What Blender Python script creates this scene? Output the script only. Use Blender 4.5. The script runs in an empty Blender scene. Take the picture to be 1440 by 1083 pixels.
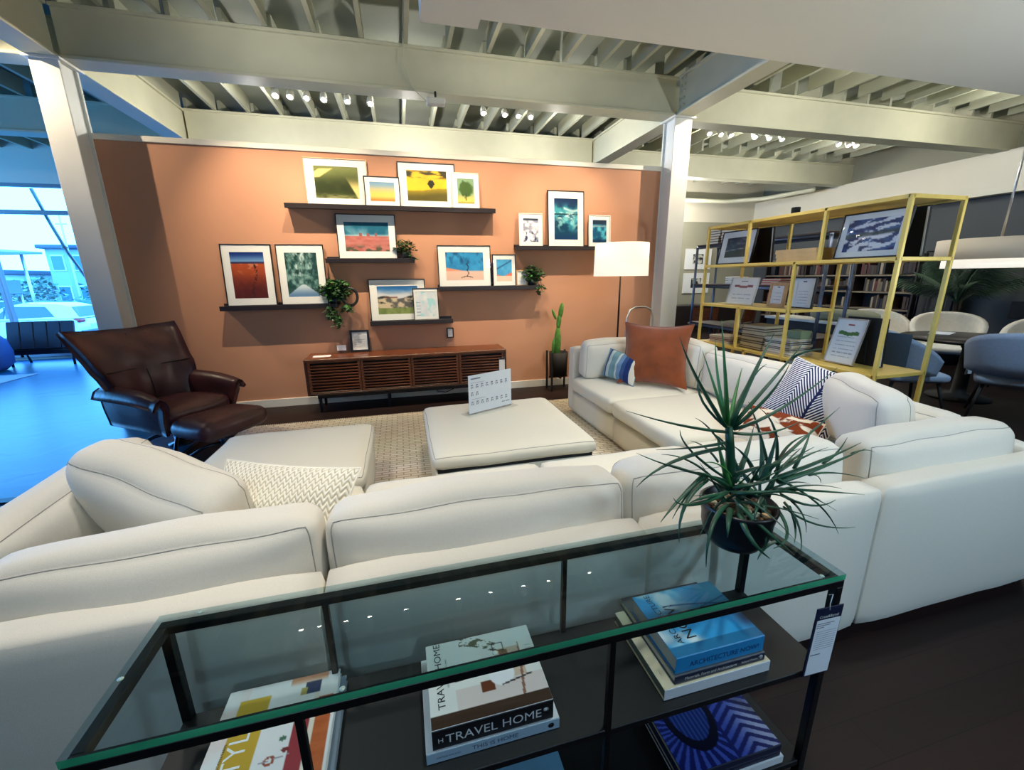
import bpy, math, random
import numpy as np
from mathutils import Vector, Matrix, Euler

R = math.radians
rnd = random.Random(7)
SC = bpy.context.scene
COL = SC.collection

# ---------------------------------------------------------------- camera, sky, lights, exposure
def make_camera():
    pitch, yaw, roll = R(14.5), R(14.45), R(0.7)
    fwd = Vector((math.sin(yaw) * math.cos(pitch), math.cos(yaw) * math.cos(pitch), -math.sin(pitch)))
    right = Vector((math.cos(yaw), -math.sin(yaw), 0))
    down = fwd.cross(right)
    r2 = math.cos(roll) * right + math.sin(roll) * down
    d2 = -math.sin(roll) * right + math.cos(roll) * down
    m = Matrix((r2, -d2, -fwd)).transposed().to_4x4()
    m.translation = Vector((0, 0, 1.5))
    cd = bpy.data.cameras.new('camera')
    cd.sensor_fit = 'HORIZONTAL'
    cd.sensor_width = 36.0
    cd.lens = 585.0 / 1440.0 * 36.0
    cd.clip_start = 0.02
    cd.clip_end = 300
    o = bpy.data.objects.new('camera', cd)
    o.matrix_world = m
    COL.objects.link(o)
    SC.camera = o
make_camera()

SC.view_settings.view_transform = 'Standard'
SC.view_settings.look = 'None'
SC.view_settings.gamma = 1.0
SC.view_settings.use_curve_mapping = False
SC.view_settings.exposure = 0.16
SC.cycles.max_bounces = 8
SC.cycles.transparent_max_bounces = 16
SC.cycles.caustics_reflective = False
SC.cycles.caustics_refractive = False
SC.cycles.sample_clamp_indirect = 6.0

SKY = (0.5, 2.1, 5.0)
SKY_STRENGTH = 2.0
w = bpy.data.worlds.new('sky')
SC.world = w
w.use_nodes = True
w.node_tree.nodes['Background'].inputs['Color'].default_value = (*SKY, 1)
w.node_tree.nodes['Background'].inputs['Strength'].default_value = SKY_STRENGTH

def area_light(name, loc, rot, sx, sy, power, col):
    l = bpy.data.lights.new(name, 'AREA')
    l.shape = 'RECTANGLE'; l.size = sx; l.size_y = sy; l.energy = power; l.color = col
    o = bpy.data.objects.new(name, l); o.location = loc; o.rotation_euler = rot
    COL.objects.link(o)
    return o

def spot_light(name, loc, target, power, col, size=70, blend=0.5, radius=0.03):
    l = bpy.data.lights.new(name, 'SPOT')
    l.energy = power; l.color = col; l.spot_size = R(size); l.spot_blend = blend; l.shadow_soft_size = radius
    o = bpy.data.objects.new(name, l); o.location = loc
    o.rotation_euler = (Vector(target) - Vector(loc)).to_track_quat('-Z', 'Y').to_euler()
    COL.objects.link(o)
    return o

WARM = (1.0, 0.80, 0.56)
NEUT = (1.0, 0.955, 0.88)
COOL = (0.53, 0.78, 1.0)
# the sky lights the room through its windows: portals in the openings
def portal(name, loc, rot, sx, sy):
    o = area_light(name, loc, rot, sx, sy, 1.0, (1, 1, 1)); o.data.cycles.is_portal = True
portal('storefront_portal', (-7.0, 10.5, 1.9), (R(-90), 0, 0), 7.0, 3.2)
portal('side_portal', (-10.9, 6.5, 1.8), (0, R(-90), 0), 3.4, 7.8)
# track spots that wash the picture wall (their heads hang just above the frame)
for x, y, tx, pw, size in [(-1.36, 4.30, -1.25, 265, 66), (-0.63, 4.30, -0.5, 210, 66), (0.4, 4.30, 0.45, 230, 66), (1.22, 4.30, 1.25, 210, 66), (2.13, 4.30, 2.1, 245, 66),
                           (-3.75, 4.70, -1.75, 200, 76), (4.30, 4.57, 2.7, 195, 76)]:
    spot_light('wall_wash_spot', (x, y, 3.74), (tx, 5.44, 1.80), pw, WARM, size, 1.0, 0.010)
# track spots over the sofa and the table
for x, y, tx, ty, pw in [(-1.0, 1.9, -0.9, 2.1, 85), (0.5, 2.3, 0.5, 2.6, 85), (1.9, 2.3, 1.9, 2.6, 85), (2.9, 3.0, 2.6, 3.2, 65),
                         (0.7, 0.85, 0.4, 0.8, 105), (2.5, 1.4, 2.4, 1.7, 70), (-1.2, 1.5, -1.1, 1.7, 60)]:
    spot_light('unseen_spot', (x, y, 3.15), (tx, ty, 0.0), pw, NEUT, 74, 0.8, 0.06)
for x, y, tx, ty, pw in [(-0.6, -1.6, -0.6, 1.4, 60), (2.6, -1.6, 2.5, 1.4, 250), (0.8, -3.0, 0.8, 3.5, 70)]:  # added cool spots filling the sofa back and wall, standing in for daylight
    spot_light('unseen_spot', (x, y, 3.0), (tx, ty, 0.4), pw, COOL, 70, 0.8, 0.12)
spot_light('unseen_spot', (4.9, 1.2, 3.0), (5.9, 3.1, 0.6), 150, COOL, 60, 0.8, 0.08)  # added cool spot brightening the tub chairs in place of daylight
spot_light('unseen_spot', (7.4, 3.2, 3.4), (8.8, 5.0, 1.2), 90, NEUT, 70, 0.8, 0.08)  # added spot brightening the palm
# added uplights brightening the deck, beams and bulkhead, and the lights of the further bays
for x, y, z, tx, ty, tz, pw in [(-1.0, 3.9, 3.3, -1.0, 4.6, 4.2, 26), (1.4, 3.9, 3.3, 1.4, 4.6, 4.2, 26), (4.9, 0.4, 1.5, 4.2, 2.0, 3.2, 190), (2.8, -1.4, 1.8, 2.2, 1.6, 3.2, 80), (8.0, 1.0, 1.5, 7.4, 2.2, 3.2, 90)]:
    spot_light('added_uplight', (x, y, z), (tx, ty, tz), pw, NEUT if y > 2 else (0.82, 0.92, 1.0), 130, 1.0, 0.05)
for x, y, z, pw in [(5.2, 3.9, 3.6, 40), (7.8, 4.2, 3.6, 40), (5.4, 6.5, 3.5, 55), (7.8, 6.5, 3.5, 55), (6.8, 9.4, 3.0, 150), (0.3, 9.2, 3.4, 40),
                    (0.3, 6.5, 3.4, 60), (-1.6, 6.5, 3.4, 40), (2.4, 6.5, 3.4, 50)]:
    l = bpy.data.lights.new('bay_light', 'POINT'); l.energy = pw; l.color = NEUT; l.shadow_soft_size = 0.03
    o = bpy.data.objects.new('bay_light', l); o.location = (x, y, z); COL.objects.link(o)

# ---------------------------------------------------------------- materials
def lin(c):
    """sRGB 0-255 to linear"""
    out = []
    for v in c[:3]:
        v = v / 255.0
        out.append(v / 12.92 if v <= 0.04045 else ((v + 0.055) / 1.055) ** 2.4)
    return tuple(out)

_mats = {}
def new_mat(name):
    m = bpy.data.materials.new(name); m.use_nodes = True
    return m, m.node_tree, m.node_tree.nodes['Principled BSDF']

def mat(name, rgb, rough=0.6, metal=0.0, vary=0.0, vscale=8.0, bump=0.0, bscale=200.0, spec=0.5, coat=0.0, trans=0.0, sheen=0.0, emit=None, estr=0.0, stretch=None):
    if name in _mats: return _mats[name]
    m, nt, b = new_mat(name)
    c = lin(rgb)
    b.inputs['Base Color'].default_value = (*c, 1)
    b.inputs['Roughness'].default_value = rough
    b.inputs['Metallic'].default_value = metal
    b.inputs['Specular IOR Level'].default_value = spec
    b.inputs['Coat Weight'].default_value = coat
    b.inputs['Transmission Weight'].default_value = trans
    b.inputs['Sheen Weight'].default_value = sheen
    if emit:
        b.inputs['Emission Color'].default_value = (*lin(emit), 1); b.inputs['Emission Strength'].default_value = estr
    if vary or bump:
        tc = nt.nodes.new('ShaderNodeTexCoord')
        vec = tc.outputs['Object']
        if stretch:
            mp = nt.nodes.new('ShaderNodeMapping'); mp.inputs['Scale'].default_value = stretch
            nt.links.new(vec, mp.inputs['Vector']); vec = mp.outputs['Vector']
    if vary:
        n = nt.nodes.new('ShaderNodeTexNoise'); n.inputs['Scale'].default_value = vscale; n.inputs['Detail'].default_value = 5
        r = nt.nodes.new('ShaderNodeValToRGB')
        r.color_ramp.elements[0].position = 0.3; r.color_ramp.elements[1].position = 0.7
        r.color_ramp.elements[0].color = (*[max(0, v * (1 - vary)) for v in c], 1)
        r.color_ramp.elements[1].color = (*[min(1, v * (1 + vary)) for v in c], 1)
        nt.links.new(vec, n.inputs['Vector']); nt.links.new(n.outputs['Fac'], r.inputs['Fac']); nt.links.new(r.outputs['Color'], b.inputs['Base Color'])
    if bump:
        n2 = nt.nodes.new('ShaderNodeTexNoise'); n2.inputs['Scale'].default_value = bscale; n2.inputs['Detail'].default_value = 4
        bp = nt.nodes.new('ShaderNodeBump'); bp.inputs['Strength'].default_value = bump; bp.inputs['Distance'].default_value = 0.01
        nt.links.new(vec, n2.inputs['Vector']); nt.links.new(n2.outputs['Fac'], bp.inputs['Height']); nt.links.new(bp.outputs['Normal'], b.inputs['Normal'])
    _mats[name] = m
    return m

def mat_vcol(name, rough=0.5, spec=0.3):
    if name in _mats: return _mats[name]
    m, nt, b = new_mat(name)
    a = nt.nodes.new('ShaderNodeVertexColor'); a.layer_name = 'Col'
    nt.links.new(a.outputs['Color'], b.inputs['Base Color'])
    b.inputs['Roughness'].default_value = rough; b.inputs['Specular IOR Level'].default_value = spec
    _mats[name] = m
    return m

def mat_glass(name, tint=(235, 250, 245), refl=1.0, rough=0.0):
    if name in _mats: return _mats[name]
    m = bpy.data.materials.new(name); m.use_nodes = True
    nt = m.node_tree; nt.nodes.clear()
    out = nt.nodes.new('ShaderNodeOutputMaterial'); mx = nt.nodes.new('ShaderNodeMixShader')
    tr = nt.nodes.new('ShaderNodeBsdfTransparent'); gl = nt.nodes.new('ShaderNodeBsdfGlossy'); fr = nt.nodes.new('ShaderNodeFresnel')
    tr.inputs['Color'].default_value = (*lin(tint), 1); gl.inputs['Roughness'].default_value = rough
    fr.inputs['IOR'].default_value = 1.45
    mul = nt.nodes.new('ShaderNodeMath'); mul.operation = 'MULTIPLY'; mul.inputs[1].default_value = refl
    # reflect on entering the pane only (leaving it, the Fresnel term would turn into total reflection)
    geo = nt.nodes.new('ShaderNodeNewGeometry'); inv = nt.nodes.new('ShaderNodeMath'); inv.operation = 'SUBTRACT'; inv.inputs[0].default_value = 1.0
    nt.links.new(geo.outputs['Backfacing'], inv.inputs[1])
    m2 = nt.nodes.new('ShaderNodeMath'); m2.operation = 'MULTIPLY'
    nt.links.new(fr.outputs['Fac'], mul.inputs[0]); nt.links.new(mul.outputs[0], m2.inputs[0]); nt.links.new(inv.outputs[0], m2.inputs[1]); nt.links.new(m2.outputs[0], mx.inputs['Fac'])
    nt.links.new(tr.outputs[0], mx.inputs[1]); nt.links.new(gl.outputs[0], mx.inputs[2]); nt.links.new(mx.outputs[0], out.inputs['Surface'])
    _mats[name] = m
    return m

def mat_wood(name, c1, c2, rough=0.4, axis='X', scale=6.0):
    if name in _mats: return _mats[name]
    m, nt, b = new_mat(name)
    tc = nt.nodes.new('ShaderNodeTexCoord'); mp = nt.nodes.new('ShaderNodeMapping')
    mp.inputs['Scale'].default_value = {'X': (1, 14, 14), 'Y': (14, 1, 14), 'Z': (14, 14, 1)}[axis]
    n = nt.nodes.new('ShaderNodeTexNoise'); n.inputs['Scale'].default_value = scale; n.inputs['Detail'].default_value = 6; n.inputs['Distortion'].default_value = 0.6
    r = nt.nodes.new('ShaderNodeValToRGB')
    r.color_ramp.elements[0].position = 0.32; r.color_ramp.elements[1].position = 0.68
    r.color_ramp.elements[0].color = (*lin(c1), 1); r.color_ramp.elements[1].color = (*lin(c2), 1)
    nt.links.new(tc.outputs['Object'], mp.inputs['Vector']); nt.links.new(mp.outputs['Vector'], n.inputs['Vector'])
    nt.links.new(n.outputs['Fac'], r.inputs['Fac']); nt.links.new(r.outputs['Color'], b.inputs['Base Color'])
    b.inputs['Roughness'].default_value = rough
    _mats[name] = m
    return m

# ---------------------------------------------------------------- mesh builder
class MB:
    def __init__(s): s.v = []; s.f = []; s.mi = []; s.sm = []; s.uv = None
    def add(s, verts, faces, m=0, smooth=False, M=None):
        o = len(s.v)
        if M is not None: verts = [tuple(M @ Vector(v)) for v in verts]
        s.v += [tuple(v) for v in verts]
        for f in faces:
            s.f.append(tuple(i + o for i in f)); s.mi.append(m); s.sm.append(smooth)
        return s
    def box(s, x0, x1, y0, y1, z0, z1, m=0, c=0.0, M=None):
        if x0 > x1: x0, x1 = x1, x0
        if y0 > y1: y0, y1 = y1, y0
        if z0 > z1: z0, z1 = z1, z0
        c = min(c, (x1 - x0) * .45, (y1 - y0) * .45, (z1 - z0) * .45)
        if c <= 0:
            v = [(x, y, z) for x in (x0, x1) for y in (y0, y1) for z in (z0, z1)]
            f = [(0, 1, 3, 2), (4, 6, 7, 5), (0, 4, 5, 1), (2, 3, 7, 6), (0, 2, 6, 4), (1, 5, 7, 3)]
            return s.add(v, f, m, False, M)
        v = []; idx = {}
        for i, x in enumerate((x0, x1)):
            for j, y in enumerate((y0, y1)):
                for k, z in enumerate((z0, z1)):
                    dx, dy, dz = (c if i == 0 else -c), (c if j == 0 else -c), (c if k == 0 else -c)
                    idx[i, j, k, 0] = len(v); v.append((x, y + dy, z + dz))
                    idx[i, j, k, 1] = len(v); v.append((x + dx, y, z + dz))
                    idx[i, j, k, 2] = len(v); v.append((x + dx, y + dy, z))
        g = lambda *a: idx[a]
        f = []
        for i in (0, 1):
            q = [g(i, 0, 0, 0), g(i, 0, 1, 0), g(i, 1, 1, 0), g(i, 1, 0, 0)]; f.append(q if i == 0 else q[::-1])
            q = [g(0, i, 0, 1), g(1, i, 0, 1), g(1, i, 1, 1), g(0, i, 1, 1)]; f.append(q if i == 0 else q[::-1])
            q = [g(0, 0, i, 2), g(0, 1, i, 2), g(1, 1, i, 2), g(1, 0, i, 2)]; f.append(q if i == 0 else q[::-1])
        for a in (0, 1):
            for b in (0, 1):
                f.append([g(a, b, 0, 0), g(a, b, 1, 0), g(a, b, 1, 1), g(a, b, 0, 1)])
                f.append([g(a, 0, b, 0), g(a, 1, b, 0), g(a, 1, b, 2), g(a, 0, b, 2)])
                f.append([g(0, a, b, 1), g(1, a, b, 1), g(1, a, b, 2), g(0, a, b, 2)])
                for d in (0, 1): f.append([g(a, b, d, 0), g(a, b, d, 1), g(a, b, d, 2)])
        cx = Vector(((x0 + x1) / 2, (y0 + y1) / 2, (z0 + z1) / 2))
        ff = []
        for q in f:
            p = [Vector(v[i]) for i in q]
            n = (p[1] - p[0]).cross(p[2] - p[0]); ctr = sum(p, Vector()) / len(p)
            ff.append(tuple(q) if n.dot(ctr - cx) > 0 else tuple(q[::-1]))
        return s.add(v, ff, m, False, M)
    def tube(s, pts, r, n=8, m=0, smooth=True, cap=True, M=None, flat=None):
        """r: number or list; flat=(sx,sy) squashes the section"""
        pts = [Vector(p) for p in pts]; k = len(pts)
        rs = r if isinstance(r, (list, tuple)) else [r] * k
        v = []; prev = None
        for i, p in enumerate(pts):
            t = (pts[min(i + 1, k - 1)] - pts[max(i - 1, 0)]).normalized()
            if prev is None:
                a = Vector((0, 0, 1)) if abs(t.z) < .9 else Vector((1, 0, 0))
                u = t.cross(a).normalized()
            else:
                u = (prev - t * prev.dot(t)).normalized()
            prev = u; w_ = t.cross(u)
            for j in range(n):
                a = 2 * math.pi * j / n
                ca, sa = math.cos(a), math.sin(a)
                if flat: ca *= flat[0]; sa *= flat[1]
                v.append(tuple(p + (u * ca + w_ * sa) * rs[i]))
        f = []
        for i in range(k - 1):
            for j in range(n):
                f.append((i * n + j, i * n + (j + 1) % n, (i + 1) * n + (j + 1) % n, (i + 1) * n + j))
        if cap:
            f.append(tuple(range(n))[::-1]); f.append(tuple((k - 1) * n + j for j in range(n)))
        return s.add(v, f, m, smooth, M)
    def lathe(s, prof, n=24, m=0, smooth=True, c=(0, 0, 0), M=None):
        v = []; f = []
        for r, z in prof:
            for j in range(n):
                a = 2 * math.pi * j / n
                v.append((c[0] + r * math.cos(a), c[1] + r * math.sin(a), c[2] + z))
        for i in range(len(prof) - 1):
            for j in range(n):
                f.append((i * n + j, i * n + (j + 1) % n, (i + 1) * n + (j + 1) % n, (i + 1) * n + j))
        if prof[0][0] > 1e-6: f.append(tuple(range(n))[::-1])
        if prof[-1][0] > 1e-6: f.append(tuple((len(prof) - 1) * n + j for j in range(n)))
        return s.add(v, f, m, smooth, M)
    def grid(s, P, m=0, smooth=True, M=None, flip=False):
        """P[i][j] points"""
        a, b = len(P), len(P[0]); v = [p for row in P for p in row]; f = []
        for i in range(a - 1):
            for j in range(b - 1):
                q = (i * b + j, (i + 1) * b + j, (i + 1) * b + j + 1, i * b + j + 1)
                f.append(q[::-1] if flip else q)
        return s.add(v, f, m, smooth, M)
    def prism(s, poly, axis, a, b, m=0, M=None, smooth=False):
        """poly in the two other axes, extruded along axis from a to b"""
        def pt(p, t):
            return (t, p[0], p[1]) if axis == 'X' else (p[0], t, p[1]) if axis == 'Y' else (p[0], p[1], t)
        n = len(poly)
        v = [pt(p, a) for p in poly] + [pt(p, b) for p in poly]
        f = [tuple(range(n)), tuple(range(2 * n - 1, n - 1, -1))] + [((i + 1) % n, i, n + i, n + (i + 1) % n) for i in range(n)]
        return s.add(v, f, m, smooth, M)
    def softbox(s, x0, x1, y0, y1, z0, z1, r=0.05, bulge=(0, 0, 0), n=10, m=0, M=None, wob=0.0, seed=0, top_only=False):
        """rounded, bulging upholstery box; wob adds soft unevenness"""
        cx, cy, cz = (x0 + x1) / 2, (y0 + y1) / 2, (z0 + z1) / 2
        h = Vector(((x1 - x0) / 2, (y1 - y0) / 2, (z1 - z0) / 2)); r = min(r, h.x * .98, h.y * .98, h.z * .98)
        rr = random.Random(seed); ph = [rr.uniform(0, 6.28) for _ in range(9)]
        seen = {}; v = []; f = []
        ax3 = ((0, 1, 2), (1, 2, 0), (2, 0, 1))
        def key(p): return tuple(round(c, 5) for c in p)
        def surf(p):
            q = Vector((p[0] * h.x, p[1] * h.y, p[2] * h.z))
            inner = Vector([max(-(h[t] - r), min(h[t] - r, q[t])) for t in range(3)])
            d = q - inner
            if d.length > 1e-9: d = d.normalized() * r
            o = inner + d
            fx, fy, fz = 1 - p[0] ** 2, 1 - p[1] ** 2, 1 - p[2] ** 2
            e = Vector((p[0] * bulge[0] * fy * fz, p[1] * bulge[1] * fx * fz, p[2] * bulge[2] * fx * fy))
            if top_only and p[2] < 0: e.z = 0
            o = o + e
            if wob:
                o += Vector((math.sin(o.y * 9 + ph[0]) * math.sin(o.z * 11 + ph[1]) + .5 * math.sin(o.y * 21 + ph[6]),
                             math.sin(o.x * 9 + ph[2]) * math.sin(o.z * 10 + ph[3]) + .5 * math.sin(o.x * 19 + ph[7]),
                             math.sin(o.x * 8 + ph[4]) * math.sin(o.y * 9 + ph[5]) + .5 * math.sin(o.x * 17 + o.y * 5 + ph[8]))) * wob
            return o + Vector((cx, cy, cz))
        s.surf = surf
        def remap(t):   # denser near the edges
            return math.copysign(abs(t) ** 0.75, t) if abs(t) < 1 else t
        for a, b, c in ax3:
            for sg in (-1, 1):
                idx = []
                for i in range(n + 1):
                    row = []
                    for j in range(n + 1):
                        p = [0, 0, 0]; p[a] = sg; p[b] = remap(-1 + 2 * i / n); p[c] = remap(-1 + 2 * j / n)
                        k = key(p)
                        if k not in seen:
                            seen[k] = len(v); v.append(tuple(surf(p)))
                        row.append(seen[k])
                    idx.append(row)
                for i in range(n):
                    for j in range(n):
                        q = (idx[i][j], idx[i + 1][j], idx[i + 1][j + 1], idx[i][j + 1])
                        f.append(q if sg > 0 else q[::-1])
        return s.add(v, f, m, True, M)
    def mesh(s, name, mats):
        me = bpy.data.meshes.new(name)
        me.from_pydata(s.v, [], s.f)
        for mm in (mats if isinstance(mats, (list, tuple)) else [mats]): me.materials.append(mm)
        me.polygons.foreach_set('material_index', s.mi)
        me.polygons.foreach_set('use_smooth', s.sm)
        if s.uv is not None:
            u = me.uv_layers.new(name='UVMap')
            for l in me.loops: u.data[l.index].uv = s.uv[l.vertex_index]
        me.update()
        return me
    def build(s, name, mats, parent=None, world=False):
        """world=True: vertices are in world space; they are moved into the frame of the (unrotated) root"""
        if world and parent is not None:
            r = parent
            while r.parent: r = r.parent
            l = r.location; s.v = [(a - l.x, b - l.y, c - l.z) for a, b, c in s.v]
        o = bpy.data.objects.new(name, s.mesh(name, mats))
        COL.objects.link(o)
        if parent is not None: o.parent = parent
        return o

def tag(o, label=None, cat=None, group=None, kind=None):
    if label: o['label'] = label
    if cat: o['category'] = cat
    if group: o['group'] = group
    if kind: o['kind'] = kind
    return o
def thing(name, label, cat, loc=(0, 0, 0), rotz=0.0, group=None):
    o = bpy.data.objects.new(name, None); o.empty_display_size = 0.1
    COL.objects.link(o); o.location = loc; o.rotation_euler = (0, 0, rotz)
    return tag(o, label, cat, group)
def single(name, mb, mats, label, cat, loc=(0, 0, 0), rotz=0.0, group=None):
    o = mb.build(name, mats); o.location = loc; o.rotation_euler = (0, 0, rotz)
    return tag(o, label, cat, group)
def struct(name, mb, mats, parent=None):
    o = mb.build(name, mats, parent)
    if parent is None: o['kind'] = 'structure'
    return o
def dup(root, loc, rotz=None, label=None, group=None, scale=None):
    r = root.copy(); COL.objects.link(r); r.location = loc
    if rotz is not None: r.rotation_euler = (0, 0, rotz)
    if scale: r.scale = scale
    if label: r['label'] = label
    if group: r['group'] = group
    for ch in list(root.children):
        c = ch.copy(); COL.objects.link(c); c.parent = r
        for g in list(ch.children):
            d = g.copy(); COL.objects.link(d); d.parent = c
    return r
def share(name, me, parent, loc=(0, 0, 0), rot=(0, 0, 0), scale=(1, 1, 1)):
    o = bpy.data.objects.new(name, me); COL.objects.link(o); o.parent = parent
    o.location = loc; o.rotation_euler = rot; o.scale = scale
    return o

def text_mesh(body, size, mats, name='lettering', M=None, parent=None, align='CENTER', squeeze=1.0):
    """flat printed lettering; M places the text plane (x right, y up)"""
    cu = bpy.data.curves.new('t', 'FONT'); cu.body = body; cu.size = size; cu.align_x = align; cu.align_y = 'CENTER'
    cu.resolution_u = 3
    to = bpy.data.objects.new('t', cu); COL.objects.link(to)
    bpy.context.view_layer.update()
    me = bpy.data.meshes.new_from_object(to.evaluated_get(bpy.context.evaluated_depsgraph_get()))
    bpy.data.objects.remove(to); bpy.data.curves.remove(cu)
    me.materials.clear(); me.materials.append(mats)
    me.transform(Matrix.Diagonal((squeeze, 1, 1, 1)))
    if M is not None: me.transform(M)
    o = bpy.data.objects.new(name, me); COL.objects.link(o)
    if parent is not None: o.parent = parent
    return o

def frame_M(o, x, y):
    """matrix with origin o, local x along x, local y along y"""
    x = Vector(x).normalized(); y = Vector(y); y = (y - x * y.dot(x)).normalized(); z = x.cross(y)
    m = Matrix((x, y, z)).transposed().to_4x4(); m.translation = Vector(o)
    return m

# ---------------------------------------------------------------- printed pictures: colour grids
_rs = np.random.RandomState(3)
_lat = _rs.rand(64, 64)
def vnoise(x, y):
    xi = np.floor(x).astype(int); yi = np.floor(y).astype(int); fx = x - xi; fy = y - yi
    fx = fx * fx * (3 - 2 * fx); fy = fy * fy * (3 - 2 * fy)
    g = lambda a, b: _lat[a % 64, b % 64]
    return (g(xi, yi) * (1 - fx) + g(xi + 1, yi) * fx) * (1 - fy) + (g(xi, yi + 1) * (1 - fx) + g(xi + 1, yi + 1) * fx) * fy
def fbm(x, y, o=4):
    s = 0; a = .5
    for k in range(o): s = s + a * vnoise(x * 2 ** k + 7.3 * k, y * 2 ** k + 3.1 * k); a *= .5
    return s / .94
def mixc(a, b, t):
    t = np.clip(t, 0, 1)[..., None]
    return np.asarray(a, float) * (1 - t) + np.asarray(b, float) * t
def sstep(a, b, x):
    t = np.clip((x - a) / (b - a), 0, 1); return t * t * (3 - 2 * t)
def print_grid(name, fn, w, h, M, parent, nx=44, ny=44, mats=None):
    """a flat print of w x h metres in the plane M (x right, y up), coloured per vertex by fn(X, Y)"""
    xs = np.linspace(0, 1, nx + 1); ys = np.linspace(0, 1, ny + 1)
    X, Y = np.meshgrid(xs, ys)
    C = np.clip(np.asarray(fn(X, Y), float), 0, 255) / 255.0
    C = np.where(C <= .04045, C / 12.92, ((C + .055) / 1.055) ** 2.4)
    mb = MB()
    P = [[tuple(M @ Vector(((X[j, i] - .5) * w, (Y[j, i] - .5) * h, 0))) for i in range(nx + 1)] for j in range(ny + 1)]
    mb.grid(P, smooth=False, flip=True)
    me = mb.mesh(name, mats or mat_vcol('print_ink', 0.35))
    a = me.color_attributes.new('Col', 'FLOAT_COLOR', 'POINT')
    flat = np.concatenate([C.reshape(-1, 3), np.ones((C.size // 3, 1))], 1).ravel()
    a.data.foreach_set('color', flat.astype(np.float32))
    o = bpy.data.objects.new(name, me); COL.objects.link(o)
    if parent is not None: o.parent = parent
    return o
# ================================================================ the room
paint = mat('beam_paint', (205, 204, 178), 0.55, vary=0.05, vscale=3, bump=0.04, bscale=90)
paint2 = mat('column_paint', (222, 224, 218), 0.5, vary=0.04, vscale=3)
deckm = mat('deck_paint', (120, 126, 112), 0.75, vary=0.08, vscale=2)
joistm = mat('joist_paint', (170, 172, 150), 0.6)
terra = mat('terracotta_paint', (194, 142, 112), 0.75, vary=0.03, vscale=2, bump=0.03, bscale=300)
white_t = mat('trim_white', (226, 224, 214), 0.5)
cream = mat('cream_paint', (214, 208, 188), 0.7, vary=0.03, vscale=1)
graywall = mat('slate_grey_paint', (70, 74, 76), 0.75, vary=0.06, vscale=1.5)
olivewall = mat('stone_paint', (150, 148, 128), 0.75, vary=0.04, vscale=1)
black = mat('black_metal', (16, 17, 20), 0.4, metal=0.3)
blackm = mat('black_matte', (14, 14, 16), 0.65)

def floor_mat():
    m, nt, b = new_mat('dark_wood_floor')
    tc = nt.nodes.new('ShaderNodeTexCoord')
    br = nt.nodes.new('ShaderNodeTexBrick'); br.inputs['Scale'].default_value = 1.0
    br.inputs['Brick Width'].default_value = 1.4; br.inputs['Row Height'].default_value = 0.13
    br.inputs['Mortar Size'].default_value = 0.0015
    br.inputs['Color1'].default_value = (*lin((44, 29, 27)), 1); br.inputs['Color2'].default_value = (*lin((35, 23, 22)), 1)
    br.inputs['Mortar'].default_value = (*lin((20, 13, 13)), 1)
    nt.links.new(tc.outputs['Object'], br.inputs['Vector'])
    n = nt.nodes.new('ShaderNodeTexNoise'); n.inputs['Scale'].default_value = 7
    mp = nt.nodes.new('ShaderNodeMapping'); mp.inputs['Scale'].default_value = (1, 14, 1)
    nt.links.new(tc.outputs['Object'], mp.inputs['Vector']); nt.links.new(mp.outputs['Vector'], n.inputs['Vector'])
    mx = nt.nodes.new('ShaderNodeMix'); mx.data_type = 'RGBA'; mx.blend_type = 'MULTIPLY'; mx.inputs['Factor'].default_value = 0.35
    nt.links.new(br.outputs['Color'], mx.inputs[6]); nt.links.new(n.outputs['Color'], mx.inputs[7]); nt.links.new(mx.outputs[2], b.inputs['Base Color'])
    b.inputs['Roughness'].default_value = 0.5; b.inputs['Specular IOR Level'].default_value = 0.25
    return m
def entry_mat():
    m, nt, b = new_mat('concrete_daylight_blue')
    tc = nt.nodes.new('ShaderNodeTexCoord'); n = nt.nodes.new('ShaderNodeTexNoise'); n.inputs['Scale'].default_value = 1.6; n.inputs['Detail'].default_value = 6
    r = nt.nodes.new('ShaderNodeValToRGB')
    r.color_ramp.elements[0].color = (*lin((6, 82, 124)), 1); r.color_ramp.elements[1].color = (*lin((10, 102, 146)), 1)  # blue of the window daylight put into the floor colour
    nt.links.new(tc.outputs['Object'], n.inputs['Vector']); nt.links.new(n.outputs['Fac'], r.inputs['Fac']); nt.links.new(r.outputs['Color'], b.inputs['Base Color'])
    n2 = nt.nodes.new('ShaderNodeTexNoise'); n2.inputs['Scale'].default_value = 2.2; n2.inputs['Distortion'].default_value = 1.5
    bp = nt.nodes.new('ShaderNodeBump'); bp.inputs['Strength'].default_value = 0.25; bp.inputs['Distance'].default_value = 0.02
    nt.links.new(tc.outputs['Object'], n2.inputs['Vector']); nt.links.new(n2.outputs['Fac'], bp.inputs['Height']); nt.links.new(bp.outputs['Normal'], b.inputs['Normal'])
    b.inputs['Roughness'].default_value = 0.33
    return m
XE = -2.0      # the polished entry floor lies left of here, dark boards right of it
struct('floor', MB().box(XE, 10.4, -4.6, 10.8, -0.12, 0), floor_mat())
tag(struct('floor_entry', MB().box(-11, XE, -4.6, 10.8, -0.12, 0), entry_mat()), 'polished pale floor of the entrance by the storefront, blue daylight put into its colour')
tag(struct('trim_1', MB().box(XE - 0.02, XE + 0.02, -4.6, 5.4, 0, 0.006, c=.002), black), 'black metal strip between the two floors')

tag(struct('trim_3', MB().box(-4.2, -2.68, 3.44, 3.52, 0, 0.012, c=.003), black), 'black floor strip across the entrance floor beside the sofa')
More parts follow.
